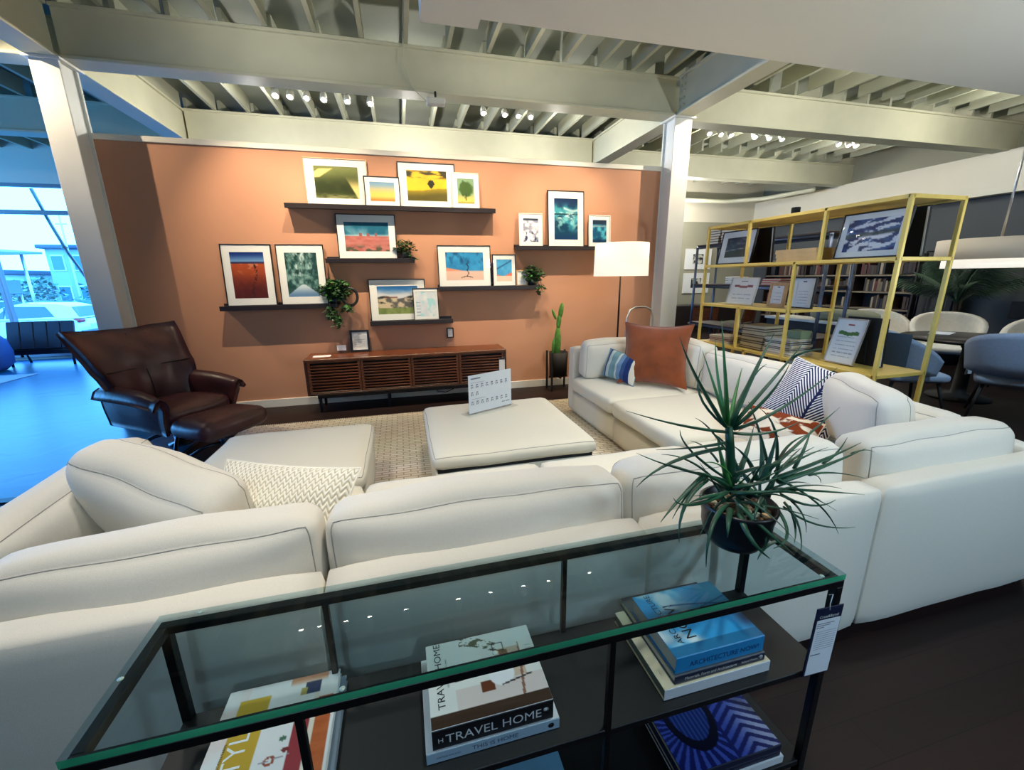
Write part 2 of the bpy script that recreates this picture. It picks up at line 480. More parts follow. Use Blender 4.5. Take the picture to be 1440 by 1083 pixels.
# picture wall between the two columns
struct('wall_back', MB().box(-2.81, 3.51, 5.44, 5.56, 0, 2.86), terra)
tag(struct('trim_2', MB().box(-2.81, 3.51, 5.425, 5.575, 2.86, 2.915, c=.004), white_t), 'white cap along the top of the terracotta wall')
struct('baseboard_back', MB().box(-2.81, 3.51, 5.425, 5.44, 0, 0.10, c=.003), white_t)

# outer walls
wb = MB().box(-2.9, 10.4, 10.6, 10.75, 2.93, 4.2)
struct('wall_far', wb, cream)
tag(struct('wall_far_lower', MB().box(-2.9, 10.4, 10.6, 10.75, 0, 2.93), olivewall), 'stone coloured lower half of the far wall')
struct('wall_right', MB().box(10.2, 10.35, -4.6, 10.6, 0, 3.0), graywall)
tag(struct('wall_right_upper', MB().box(10.2, 10.35, -4.6, 10.6, 3.0, 4.2), olivewall), 'stone coloured strip of wall above the cream bulkhead at the right')
tag(struct('wall_right_soffit', MB().box(9.96, 10.2, -4.6, 10.6, 2.78, 3.46), cream), 'cream bulkhead along the top of the grey wall')
struct('wall_front', MB().box(-11, 10.4, -4.75, -4.6, 0, 4.2), cream)
struct('wall_left', MB().box(-11.1, -11, -4.6, 10.8, 0, 0.1).box(-11.1, -11, -4.6, 10.8, 3.5, 4.2).box(-11.1, -11, -4.6, 2.6, 0.1, 3.5), cream)
tag(struct('wall_storefront', MB().box(-11, -2.9, 10.4, 10.75, 3.30, 4.2).box(-11, -2.9, 10.5, 10.62, 0, 0.06), cream), 'pale header wall above the storefront windows')

# storefront glazing
glassw = mat_glass('window_glass', (240, 248, 252), 0.6)
mull = mat('mullion_grey', (120, 124, 130), 0.4, metal=0.4)
win = thing('window_1', 'storefront window wall with thin mullions', 'window', (-6.95, 10.45, 0)); win['kind'] = 'structure'; del win['category']
for x in (-10.9, -9.2, -7.42, -5.25, -3.0):
    MB().box(x - .03, x + .03, 10.41, 10.53, 0.06, 3.3, c=.004).build('mullion', mull, win, True)
for z in (0.09, 2.80, 3.28):
    MB().box(-11, -2.9, 10.41, 10.53, z - .035, z + .035, c=.004).build('transom', mull, win, True)
for x0, x1 in ((-10.87, -9.23), (-9.17, -7.45), (-7.39, -5.28), (-5.22, -3.03)):
    for z0, z1 in ((.125, 2.765), (2.835, 3.245)):
        MB().box(x0, x1, 10.465, 10.475, z0, z1).build('pane', glassw, win, True)

# ceiling deck with joists
ceil = struct('ceiling', MB().box(-11, 10.4, -4.6, 10.8, 4.08, 4.2), deckm)
jm = MB()
jm.box(-.022, .022, -1, 1, 0.0, 0.20)
jme = jm.mesh('joist', joistm)
for bay, (y0, y1) in enumerate(((-1.0, 5.2), (5.4, 7.65), (7.85, 10.4))):
    for k in range(-24, 24):
        x = -0.2 + 0.44 * k
        if x < -10.8 or x > 9.9: continue
        if bay == 0 and x < -6.5: continue
        share('joist', jme, ceil, (x, (y0 + y1) / 2, 3.88), scale=(1, (y1 - y0) / 2, 1))
# blocking strips across the deck, pieces between joists
for y in (4.55, 6.55):
    for k in range(-6, 10):
        MB().box(-0.2 + .44 * k + .03, -0.2 + .44 * (k + 1) - .03, y - .02, y + .02, 4.02, 4.08).build('blocking', joistm, ceil)

def ibeam_x(x0, x1, yc, zb, zt, wf=0.24, label=None):
    mb = MB()
    mb.box(x0, x1, yc - wf / 2, yc + wf / 2, zb, zb + .03, c=.004)
    mb.box(x0, x1, yc - wf / 2, yc + wf / 2, zt - .03, zt, c=.004)
    mb.box(x0, x1, yc - wf / 2 + .03, yc + wf / 2 - .03, zb + .03, zt - .03)
    return tag(struct('ceiling_beam', mb, paint), label)
def ibeam_y(y0, y1, xc, zb, zt, wf=0.24, label=None):
    mb = MB()
    mb.box(xc - wf / 2, xc + wf / 2, y0, y1, zb, zb + .03, c=.004)
    mb.box(xc - wf / 2, xc + wf / 2, y0, y1, zt - .03, zt, c=.004)
    mb.box(xc - wf / 2 + .03, xc + wf / 2 - .03, y0, y1, zb + .03, zt - .03)
    return tag(struct('ceiling_beam', mb, paint), label)
ZB, ZT = 3.45, 3.88
XL, XR = -2.92, 3.635
ibeam_x(XL + .12, XR - .12, 5.33, ZB, ZT, label='deep cream steel beam in front of the terracotta wall')
ibeam_x(XR + .12, 10.2, 5.45, ZB, ZT, label='cream steel beam from the right column to the far bulkhead')
ibeam_x(-10.9, XL - .12, 5.33, ZB, ZT, label='blue lit steel beam left of the left column')
ibeam_x(XL + .12, XR - .12, 7.75, ZB, ZT, label='second cream beam behind the terracotta wall')
ibeam_x(XR + .12, 10.2, 8.2, ZB, ZT, label='far cream beam above the books at the right')
ibeam_x(-10.9, XL - .12, 7.75, ZB, ZT, label='far beam left of the left column')
for xc, s in ((XL, 'left'), (XR, 'right')):
    ibeam_y(5.45, 10.4, xc, ZB, ZT, label='cross beam running back from the %s column' % s)
    b = ibeam_y(-1.0, 5.21, xc, ZB, ZT, label='cross beam running forward from the %s column' % s)
bolt_me = MB().lathe([(0.0, -.008), (.016, -.008), (.016, .01), (.0, .012)], 6).mesh('bolt', paint)
for i in range(5):
    share('bolt', bolt_me, b, (XR - .10, 5.17, ZB + .09 + i * .075), (0, R(90), 0))
    share('bolt', bolt_me, b, (XR - .10, 5.10, ZB + .09 + i * .075), (0, R(90), 0))

def column(x0, x1, y0, y1, label):
    mb = MB()
    mb.box(x0, x1, y0, y0 + .03, 0, ZB, c=.004); mb.box(x0, x1, y1 - .03, y1, 0, ZB, c=.004)
    mb.box(x0 + .025, x1 - .025, y0 + .03, y1 - .03, 0, ZB)
    mb.box(x0 - .03, x1 + .03, y0 - .03, y1 + .03, ZB - .02, ZB)
    tag(struct('column', mb, paint2), label)
column(-3.03, -2.81, 5.20, 5.46, 'white steel column at the left end of the terracotta wall')
column(3.51, 3.76, 5.20, 5.46, 'white steel column at the right end of the terracotta wall')

# lowered bulkhead over the camera side
tag(struct('ceiling_bulkhead', MB().box(0.66, 10.2, 2.30, 3.30, 3.2, 4.08).box(0.26, 0.66, 2.30, 3.42, 3.2, 4.08), mat('bulkhead_paint', (226, 224, 212), .7)), 'cream dropped bulkhead overhead')

# pipe and small fittings at the far right ceiling
tag(struct('ceiling_pipe', MB().tube([(3.9, 10.2, 3.40), (8.6, 10.2, 3.40), (9.3, 9.6, 3.40), (9.5, 8.4, 3.40)], .055, 10), paint), 'cream pipe running along the far wall')
tag(struct('ceiling_conduit', MB().tube([(x_, y_, 4.0) for x_, y_ in ((2.15, 3.4), (2.15, 4.55), (2.22, 4.7), (2.30, 4.55), (2.30, 3.4))], .03, 8), paint), 'looped conduit between the joists')
t = thing('sensor_box', 'small white box hung under the big beam with a drooping wire', 'sensor', (0.52, 5.20, 3.36))
MB().box(-.10, .10, -.05, .05, -.03, .03, c=.008).build('case', white_t, t)
MB().tube([(0, 0, .03), (0, 0, .10)], .012, 8).build('hanger', black, t)
MB().tube([(-.10, .0, .0), (-.25, -.01, .12), (-.33, -.02, .34), (-.30, -.02, .55)], .006, 6).build('wire', paint, t)

# track lights
lamp_on = mat('lamp_lens', (255, 250, 240), 0.3, emit=(255, 247, 232), estr=60)
tw = mat('track_white', (226, 224, 214), 0.4)
def track_head(label, loc, tilt, group):
    t = thing('track_light', label, 'track light', loc, 0, group)
    MB().tube([(0, 0, .22), (0, 0, .05)], .010, 8).build('stem', tw, t)
    Mx = Euler((tilt, 0, 0)).to_matrix().to_4x4()
    MB().lathe([(.0, .06), (.030, .06), (.040, .03), (.044, -.05), (.028, -.05), (.026, -.035)], 16, M=Mx).build('housing', tw, t)
    MB().lathe([(.026, -.048), (.020, -.052), (.0, -.054)], 16, M=Mx).build('lens', lamp_on, t)
    return t
def track(x0, x1, y, z, label):
    t = thing('light_track', label, 'track', (x0, y, z))
    MB().box(0, x1 - x0, -.018, .018, 0, .03, c=.004).build('rail', tw, t)
    for x in (0.08, x1 - x0 - .08): MB().tube([(x, 0, .03), (x, 0, 4.08 - z)], .006, 6).build('drop_rod', tw, t)
NTH = ['first', 'second', 'third', 'fourth', 'fifth', 'sixth', 'seventh', 'eighth', 'ninth', 'tenth']
H1 = [-1.29, -1.13, -.945, -.75, -.475, -.2]; H2 = [1.266, 1.563, 1.756, 1.935]
H3 = [4.90, 5.12, 5.31, 5.78, 6.06, 6.32, 7.53, 7.76, 7.93]
track(-1.5, 0.0, 6.3, 3.92, 'white ceiling track above the left end of the picture wall')
for i, x in enumerate(H1): track_head('%s lit track spot from the left in the left cluster of six' % NTH[i], (x, 6.3, 3.70), R(-35), 'spots in the left cluster')
track(1.1, 2.1, 6.3, 3.92, 'white ceiling track above the middle of the picture wall')
for i, x in enumerate(H2): track_head('%s lit track spot from the left in the middle cluster of four' % NTH[i], (x, 6.3, 3.70), R(-35), 'spots in the middle cluster')
track(4.7, 8.1, 6.35, 3.92, 'white ceiling track over the bay right of the right column')
for i, x in enumerate(H3): track_head('%s lit track spot from the right column in the right bay' % NTH[i], (x, 6.35, 3.70), R(-35), 'spots in the right bay')
track(-3.0, 3.2, 4.27, 4.02, 'white ceiling track facing the picture wall, seen mirrored in the table glass')
for i, x in enumerate((-1.36, -1.17, -.89, -.63, -.22, .40, .80, 1.22, 1.56, 2.13)): track_head('%s wall washing spot from the left, mirrored in the glass table top' % NTH[i], (x, 4.27, 3.86), R(30), 'spots facing the picture wall')
# ================================================================ rug and sofas
def fabric(name, c, bump=0.12):
    return mat(name, c, 0.9, vary=0.02, vscale=140, bump=bump, bscale=420, spec=0.15, sheen=0.25)
linen = fabric('ivory_linen', (226, 219, 205))
linen2 = fabric('ivory_linen_seat', (228, 220, 200))
seam = mat('seam_thread', (168, 163, 154), 0.9)
shade_gap = mat('gap_shade_paint', (30, 28, 28), 0.9)  # dark sheet colour paints the shade in the gaps under the cushions

def rug_mat():
    m, nt, b = new_mat('woven_rug')
    tc = nt.nodes.new('ShaderNodeTexCoord')
    br = nt.nodes.new('ShaderNodeTexBrick'); br.inputs['Scale'].default_value = 1.0
    br.inputs['Brick Width'].default_value = 0.11; br.inputs['Row Height'].default_value = 0.040; br.inputs['Mortar Size'].default_value = 0.006
    br.inputs['Color1'].default_value = (*lin((246, 238, 218)), 1); br.inputs['Color2'].default_value = (*lin((228, 216, 190)), 1); br.inputs['Mortar'].default_value = (*lin((184, 166, 134)), 1)
    br.inputs['Mortar Smooth'].default_value = 0.5
    n = nt.nodes.new('ShaderNodeTexNoise'); n.inputs['Scale'].default_value = 5
    mx = nt.nodes.new('ShaderNodeMix'); mx.data_type = 'RGBA'; mx.blend_type = 'MULTIPLY'; mx.inputs['Factor'].default_value = 0.2
    nt.links.new(tc.outputs['Object'], br.inputs['Vector']); nt.links.new(br.outputs['Color'], mx.inputs[6]); nt.links.new(n.outputs['Color'], mx.inputs[7])
    nt.links.new(mx.outputs[2], b.inputs['Base Color'])
    bp = nt.nodes.new('ShaderNodeBump'); bp.inputs['Strength'].default_value = 0.6; bp.inputs['Distance'].default_value = 0.006; bp.invert = True
    nt.links.new(br.outputs['Fac'], bp.inputs['Height']); nt.links.new(bp.outputs['Normal'], b.inputs['Normal'])
    b.inputs['Roughness'].default_value = 0.95
    return m
rugm = rug_mat()
t = thing('area_rug', 'woven cream rug lying between the sofa and the slatted media console', 'rug', (0.3, 3.1, 0))
MB().box(-2.0, 2.1, -1.6, 1.58, 0.001, 0.014, c=.004).build('pile', rugm, t)
fr = MB()
for i in range(205):
    x = -1.99 + i * 0.02
    fr.tube([(x, 1.575, .010), (x + .003, 1.595, .012), (x, 1.61, .004)], .006, 4)
o = fr.build('fringe', rugm, t); o['kind'] = 'stuff'

def seam_line(pts, parent, r=.0028): return MB().tube(pts, r, 5).build('piping', seam, parent)

S = thing('sectional_sofa', 'large ivory linen pit sectional sofa with loose back cushions on the rug', 'sofa', (0.75, 1.6, 0))
def base(x0, x1, y0, y1): MB().softbox(x0 + .004, x1 - .004, y0 + .004, y1 - .004, .045, .27, r=.02, n=4).build('base', linen2, S, True)
def backf(x0, x1, y0, y1, z1=.695, wob=0.0): MB().softbox(x0 + .003, x1 - .003, y0 + .003, y1 - .003, .045, z1, r=.028, bulge=(.004, .012, .008), n=10, wob=wob, seed=int(x0 * 31 + 99)).build('back_frame', linen, S, True)
def seat(x0, x1, y0, y1, s):
    zt = .422 if y0 < 2 else .446
    return MB().softbox(x0 + .004, x1 - .004, y0 + .004, y1 - .004, min(.285, zt - .15), zt, r=.05, bulge=(.012, .012, .022), n=12, wob=.0025, seed=s, top_only=True).build('seat_cushion', linen2, S, True)
for x0, x1 in ((-1.44, -.27), (-.27, .73), (.73, 1.75), (1.75, 2.92)): base(x0, x1, 1.10, 2.22)
base(1.75, 2.85, 2.22, 3.20); base(1.75, 2.85, 3.20, 4.20)
MB().box(-1.38, 2.8, 1.12, 2.15, .268, .29).box(1.80, 2.8, 2.1, 4.15, .268, .29).build('gap_shade', shade_gap, S, True)
for x0, x1 in ((-1.50, -.27), (-.27, .73), (.73, 1.75), (1.75, 2.92)): backf(x0, x1, 1.03, 1.155, wob=.002)
backf(2.80, 2.92, 1.16, 2.22); backf(2.80, 2.92, 2.22, 3.20); backf(2.80, 2.92, 3.20, 4.27, .70); backf(-1.50, -1.33, 1.20, 2.24)
backf(1.75, 2.80, 4.11, 4.27, .755)
seat(-1.33, -.27, 1.155, 2.24, 1); seat(-.27, .73, 1.155, 2.24, 2); seat(.73, 1.74, 1.155, 2.24, 3); seat(1.74, 2.80, 1.155, 2.24, 4)
seat(1.72, 2.80, 2.24, 3.20, 5); seat(1.72, 2.80, 3.20, 4.11, 6)
def leg4(x0, x1, y0, y1):
    for x in (x0, x1):
        for y in (y0, y1): MB().box(x - .03, x + .03, y - .03, y + .03, 0.0 if y < 1.4 or x > 2.5 or x < -1.6 else .014, .05, c=.004).build('leg', blackm, S, True)
leg4(-1.40, 2.86, 1.10, 2.14); leg4(1.84, 2.86, 3.2, 4.15)

def seam_loop(surf, Mx, face, parent, off, n=22):
    """stitched piping around one face of a box cushion; face = (axis, sign)"""
    ax, sg = face; o1, o2 = [k for k in range(3) if k != ax]; pts = []
    for k in range(4 * n):
        e, t = divmod(k, n); t = -1 + 2 * t / n
        a, b = ((t, 1), (1, -t), (-t, -1), (-1, t))[e]
        q = [0, 0, 0]; q[ax] = sg; q[o1] = a; q[o2] = b
        pts.append(Mx @ surf(q) - off)
    return MB().tube(pts + pts[:1], .0022, 5).build('piping', seam, parent)
def back_cushion(x0, x1, y0, y1, z0, z1, axis, tilt=8, s=0, root=S, mtl=None, wob=.005, roll=0.0):
    """loose cushion standing on the seat, leaning against a frame; axis X: its length runs along X"""
    L = (x1 - x0) if axis == 'X' else (y1 - y0); T = (y1 - y0) if axis == 'X' else (x1 - x0); H = z1 - z0
    Mx = Matrix.Translation(((x0 + x1) / 2, (y0 + y1) / 2, z0)) @ (Matrix() if axis == 'X' else Matrix.Rotation(R(90), 4, 'Z')) @ Matrix.Rotation(R(tilt), 4, 'X') @ Matrix.Rotation(R(roll), 4, 'Y')
    mb = MB().softbox(-L / 2, L / 2, -T / 2, T / 2, 0, H, r=.06, bulge=(.010, .055, .024), n=16, wob=wob, seed=s, M=Mx); sf = mb.surf
    c = mb.build('back_cushion', mtl or linen, root, True)
    for sy in (-1, 1): seam_loop(sf, Mx, (1, sy), c, Vector(root.location))
    return c
# along the near back, left to right
back_cushion(-1.12, -.285, 1.15, 1.345, .46, .80, 'X', -4, 1, roll=-2.5)
back_cushion(-.27, .715, 1.15, 1.345, .46, .82, 'X', -4, 2)
back_cushion(.735, 1.735, 1.15, 1.345, .46, .82, 'X', -4, 3)
back_cushion(1.84, 2.76, 1.15, 1.345, .46, .81, 'X', -4, 4)
# left side, right side, far end
back_cushion(-1.325, -1.145, 1.36, 2.22, .46, .80, 'Y', -4, 5, roll=-2)
back_cushion(2.60, 2.80, 1.37, 2.20, .46, .78, 'Y', 4, 6)
back_cushion(2.60, 2.82, 2.23, 3.19, .46, .83, 'Y', 5, 7)
back_cushion(2.58, 2.80, 3.21, 4.05, .46, .88, 'Y', 5, 8)
back_cushion(1.79, 2.50, 3.90, 4.10, .46, .85, 'X', 6, 9)

def ottoman(name, label, x0, x1, y0, y1, z1, s, roll=False):
    t = thing(name, label, 'ottoman', ((x0 + x1) / 2, (y0 + y1) / 2, 0))
    MB().softbox(x0 + .012, x1 - .012, y0 + .012, y1 - .012, .05, .318, r=.02, n=4).build('base', linen2, t, True)
    MB().box(x0 + .03, x1 - .03, y0 + .03, y1 - .03, .31, .335).build('gap_shade', shade_gap, t, True)
    mb = MB().softbox(x0, x1, y0, y1, .328, z1, r=.045, bulge=(.008, .008, .018), n=14, wob=.002, seed=s, top_only=True); sf = mb.surf
    c = mb.build('cushion', linen2, t, True); seam_loop(sf, Matrix(), (2, 1), c, Vector(t.location))
    for x in (x0 + .08, x1 - .08):
        for y in (y0 + .08, y1 - .08): MB().box(x - .03, x + .03, y - .03, y + .03, 0.014, .06, c=.004).build('leg', blackm, t, True)
    return t
ottoman('ottoman', 'square ivory ottoman with an acrylic sign standing on it, in the middle of the rug', .11, 1.22, 2.40, 3.52, .435, 11)
ottoman('ottoman', 'ivory ottoman pushed against the left end of the sofa, in front of the leather armchair', -1.26, -.275, 2.27, 3.22, .435, 12)

# ---------------------------------------------------------------- throw pillows
def pillow_mesh(wd, ht, th, n=26, pinch=.07, seed=0, wr=.004):
    rr = random.Random(seed); ph = [rr.uniform(0, 6.28) for _ in range(6)]
    mb = MB(); uv = []
    for side in (1, -1):
        P = []
        for j in range(n + 1):
            row = []
            for i in range(n + 1):
                u, v = -1 + 2 * i / n, -1 + 2 * j / n
                px = u * (1 - pinch * (1 - v * v)); py = v * (1 - pinch * (1 - u * u))
                h = max(0, (1 - u * u)) ** .55 * max(0, (1 - v * v)) ** .55
                z = side * th / 2 * h + h * wr * (math.sin(u * 7 + ph[0] + v * 3) + math.sin(v * 8 + ph[1] - u * 4))
                row.append((px * wd / 2, py * ht / 2, z)); uv.append(((u + 1) / 2, (v + 1) / 2))
            P.append(row)
        mb.grid(P, m=0 if side > 0 else 1, smooth=True, flip=(side > 0))
    mb.uv = uv
    return mb
def pillow(name, label, loc, face, up, wd, ht, th, front, back=None, seed=0, pinch=.07, wr=.004, edge=None, spin=0.0):
    """face: direction the front looks to; up: direction of its upper edge"""
    z = Vector(face).normalized(); y = Vector(up); y = (y - z * y.dot(z)).normalized(); x = y.cross(z)
    y = (y * math.cos(R(spin)) + x * math.sin(R(spin))).normalized(); x = y.cross(z)
    t = thing(name, label, 'pillow', loc)
    Mx = Matrix((x, y, z)).transposed().to_4x4() @ Matrix.Translation((0, ht / 2, 0))
    mb = pillow_mesh(wd, ht, th, seed=seed, pinch=pinch, wr=wr)
    mb.v = [tuple(Mx @ Vector(p)) for p in mb.v]
    mb.build('cover', [front, back or front], t)
    pts = []
    for a, b, k in ((0, -1, 10), (1, 0, 10), (0, 1, 10), (-1, 0, 10)):
        pass
    ring = []
    for k in range(40):
        s_, f_ = divmod(k, 10); f_ = -1 + 2 * f_ / 10
        u, v = ((f_, -1), (1, f_), (-f_, 1), (-1, -f_))[s_]
        ring.append(Mx @ Vector((u * (1 - pinch * (1 - v * v)) * wd / 2, v * (1 - pinch * (1 - u * u)) * ht / 2, 0)))
    ring.append(ring[0])
    MB().tube(ring, .004, 5).build('piping', edge or front, t)
    return t
velvet = mat('rust_velvet', (132, 62, 18), 0.75, vary=0.22, vscale=7, sheen=0.7, spec=0.2, bump=.05, bscale=60)
def uv_mat(name, build, rough=0.85):
    m, nt, b = new_mat(name); u = nt.nodes.new('ShaderNodeUVMap'); sp = nt.nodes.new('ShaderNodeSeparateXYZ')
    nt.links.new(u.outputs['UV'], sp.inputs[0]); build(nt, b, sp.outputs['X'], sp.outputs['Y'], u.outputs['UV']); b.inputs['Roughness'].default_value = rough
    b.inputs['Specular IOR Level'].default_value = .2
    return m
def mth(nt, op, a, b=None):
    n = nt.nodes.new('ShaderNodeMath'); n.operation = op
    for i, v in enumerate((a, b)):
        if v is None: continue
        if isinstance(v, (int, float)): n.inputs[i].default_value = v
        else: nt.links.new(v, n.inputs[i])
    return n.outputs[0]
def ramp_const(nt, fac, stops):
    r = nt.nodes.new('ShaderNodeValToRGB'); r.color_ramp.interpolation = 'CONSTANT'
    e = r.color_ramp.elements
    while len(e) < len(stops): e.new(0.5)
    for k, (p, c) in enumerate(stops): e[k].position = p; e[k].color = (*lin(c), 1)
    nt.links.new(fac, r.inputs['Fac']); return r.outputs['Color']
def b_stripe(nt, b, x, y, uv):
    c = ramp_const(nt, x, [(0, (120, 150, 160)), (.08, (60, 84, 120)), (.14, (190, 200, 196)), (.24, (120, 156, 160)), (.44, (196, 204, 196)), (.50, (110, 140, 170)), (.62, (58, 84, 130)), (.72, (34, 52, 104)), (.86, (222, 216, 196))])
    nt.links.new(c, b.inputs['Base Color'])
striped_m = uv_mat('blue_stripe_cloth', b_stripe)
def b_navy(nt, b, x, y, uv):
    # fine diagonal stripes broken by a lattice of navy bars
    tri = mth(nt, 'ABSOLUTE', mth(nt, 'SUBTRACT', mth(nt, 'FRACT', mth(nt, 'MULTIPLY', x, 1.6)), .5))
    f = mth(nt, 'FRACT', mth(nt, 'MULTIPLY', mth(nt, 'ADD', y, mth(nt, 'MULTIPLY', tri, .9)), 16))
    s = mth(nt, 'GREATER_THAN', f, .48)
    bar1 = mth(nt, 'LESS_THAN', mth(nt, 'ABSOLUTE', mth(nt, 'SUBTRACT', x, .62)), .018)
    bar2 = mth(nt, 'LESS_THAN', mth(nt, 'ABSOLUTE', mth(nt, 'SUBTRACT', x, .9)), .018)
    bar3 = mth(nt, 'MULTIPLY', mth(nt, 'LESS_THAN', mth(nt, 'ABSOLUTE', mth(nt, 'SUBTRACT', mth(nt, 'ADD', y, mth(nt, 'MULTIPLY', x, -.4)), .32)), .022), mth(nt, 'GREATER_THAN', x, .6))
    a = mth(nt, 'MAXIMUM', mth(nt, 'MAXIMUM', bar1, bar2), mth(nt, 'MAXIMUM', bar3, s))
    nt.links.new(ramp_const(nt, a, [(0, (236, 234, 232)), (.5, (30, 38, 82))]), b.inputs['Base Color'])
navy_m = uv_mat('navy_pattern_cloth', b_navy)
def b_cow(nt, b, x, y, uv):
    n = nt.nodes.new('ShaderNodeTexNoise'); n.inputs['Scale'].default_value = 3.0; n.inputs['Detail'].default_value = 3; n.inputs['Distortion'].default_value = .6
    nt.links.new(uv, n.inputs['Vector'])
    r = nt.nodes.new('ShaderNodeValToRGB'); r.color_ramp.elements[0].position = .47; r.color_ramp.elements[1].position = .51
    r.color_ramp.elements[0].color = (*lin((232, 216, 192)), 1); r.color_ramp.elements[1].color = (*lin((128, 54, 22)), 1)
    nt.links.new(n.outputs['Fac'], r.inputs['Fac']); nt.links.new(r.outputs['Color'], b.inputs['Base Color'])
cow_m = uv_mat('cowhide_hair', b_cow)
def b_cord(nt, b, x, y, uv):
    w1 = mth(nt, 'SINE', mth(nt, 'MULTIPLY', mth(nt, 'ADD', x, mth(nt, 'MULTIPLY', y, .08)), 150))
    w2 = mth(nt, 'SINE', mth(nt, 'ADD', mth(nt, 'MULTIPLY', y, 90), mth(nt, 'MULTIPLY', w1, 2.2)))
    h = mth(nt, 'ADD', mth(nt, 'MULTIPLY', w2, .5), .5)
    r = nt.nodes.new('ShaderNodeValToRGB'); r.color_ramp.elements[0].color = (*lin((202, 190, 160)), 1); r.color_ramp.elements[1].color = (*lin((246, 240, 224)), 1)
    r.color_ramp.elements[0].position = .05; r.color_ramp.elements[1].position = .45
    nt.links.new(h, r.inputs['Fac']); nt.links.new(r.outputs['Color'], b.inputs['Base Color'])
    bp = nt.nodes.new('ShaderNodeBump'); bp.inputs['Strength'].default_value = .5; bp.inputs['Distance'].default_value = .01
    nt.links.new(h, bp.inputs['Height']); nt.links.new(bp.outputs['Normal'], b.inputs['Normal'])
cord_m = uv_mat('ribbed_cream_cloth', b_cord)
tan = mat('tan_leather', (186, 120, 70), 0.5)
white_pil = fabric('white_pillow_cloth', (232, 228, 220))

pillow('throw_pillow', 'large rust velvet square pillow standing at the far right of the sofa', (2.25, 3.40, .475), (-.62, -.72, .36), (.22, .25, 1), .64, .62, .20, velvet, seed=3, pinch=.13)
pillow('lumbar_pillow', 'small blue and white striped pillow leaning beside the rust velvet pillow', (2.03, 3.66, .485), (-.95, -.45, .30), (.4, .05, 1), .40, .29, .15, striped_m, seed=4)
pillow('throw_pillow', 'navy and white fine-striped pillow against the right back cushions', (2.50, 2.12, .500), (-.85, -.34, .50), (.45, .28, 1), .46, .45, .17, navy_m, seed=5, spin=20)
pillow('lumbar_pillow', 'brown and white cowhide pillow lying in front of the navy striped pillow', (2.12, 1.90, .470), (-.56, -.44, .85), (.7, .35, .62), .42, .27, .18, cow_m, seed=6)
pillow('throw_pillow', 'cream ribbed pillow lying behind the near back cushions', (-.58, 1.50, .495), (-.30, -.68, .66), (.264, .60, .739), .60, .38, .16, cord_m, seed=7)
pillow('lumbar_pillow', 'small tan leather pillow mostly hidden behind the cream ribbed pillow', (-.80, 1.92, .478), (.0, -.5, .85), (0, .8, .5), .30, .20, .10, tan, seed=8)
# loose corner cushions
def corner_cushion(loc, rz, tilt, L, H, T, s, label, roll=0.0):
    t = thing('corner_cushion', label, 'cushion', loc)
    Mx = Matrix.Rotation(rz, 4, 'Z') @ Matrix.Rotation(tilt, 4, 'X') @ Matrix.Rotation(roll, 4, 'Y')
    mb = MB().softbox(-L / 2, L / 2, -T / 2, T / 2, 0, H, r=.07, bulge=(.01, .06, .015), n=16, wob=.008, seed=s, M=Mx); sf = mb.surf
    mb.build('cover', linen, t)
    for sy in (-1, 1): seam_loop(sf, Mx, (1, sy), t, Vector())
    return t
corner_cushion((-.88, 1.70, .500), R(-34), R(14), .64, .41, .19, 21, 'loose ivory cushion leaning in the left corner of the sofa', R(12))
corner_cushion((2.57, 1.69, .472), R(58), R(-8), .64, .43, .18, 22, 'loose ivory cushion standing in the right corner of the sofa')

# ---------------------------------------------------------------- acrylic sign on the ottoman
clear = mat_glass('clear_acrylic', (252, 253, 253), 0.6)
paper = mat('white_paper', (236, 237, 242), 0.6)
ink = mat('grey_ink', (120, 122, 134), 0.7)
inkd = mat('dark_ink', (40, 42, 60), 0.7)
redink = mat('maroon_ink', (128, 26, 60), 0.6)
greenink = mat('green_ink', (60, 110, 50), 0.6)
t = thing('sign_holder', 'clear acrylic sign holder with a printed layout sheet on the middle ottoman', 'sign', (.64, 3.185, .452))
ax = Vector((.381, .175, 0)).normalized()
Ms = frame_M((0, 0, 0), ax, (0, 0, 1))
MB().box(-.212, .212, .012, .318, .002, .004).build('sheet', paper, t).matrix_local = Ms
MB().box(-.214, .214, .004, .320, .0045, .0065).build('front_pane', clear, t).matrix_local = Ms
MB().box(-.214, .214, .004, .320, -.0065, -.0045).build('rear_pane', clear, t).matrix_local = Ms
MB().box(-.25, .25, .0, .004, -.06, .06).build('foot', clear, t).matrix_local = Ms
mb = MB()
mb.box(-.19, -.10, .285, .295, .0070, .0072)
for row, (yy, n_) in enumerate(((.235, 8), (.175, 2), (.10, 8))):
    for k in range(n_):
        x = -.19 + k * .048
        mb.box(x, x + .018, yy, yy + .008, .0070, .0072); mb.box(x, x + .006, yy - .022, yy - .004, .0070, .0072); mb.box(x + .012, x + .02, yy - .018, yy - .008, .0070, .0072)
for yy in (.256, .125): mb.box(-.19, -.06, yy, yy + .002, .0070, .0072)
mb.box(.15, .19, .05, .056, .0070, .0072); mb.box(.11, .14, .05, .056, .0070, .0072)
o = mb.build('print', ink, t); o.matrix_local = Ms; o['kind'] = 'stuff'
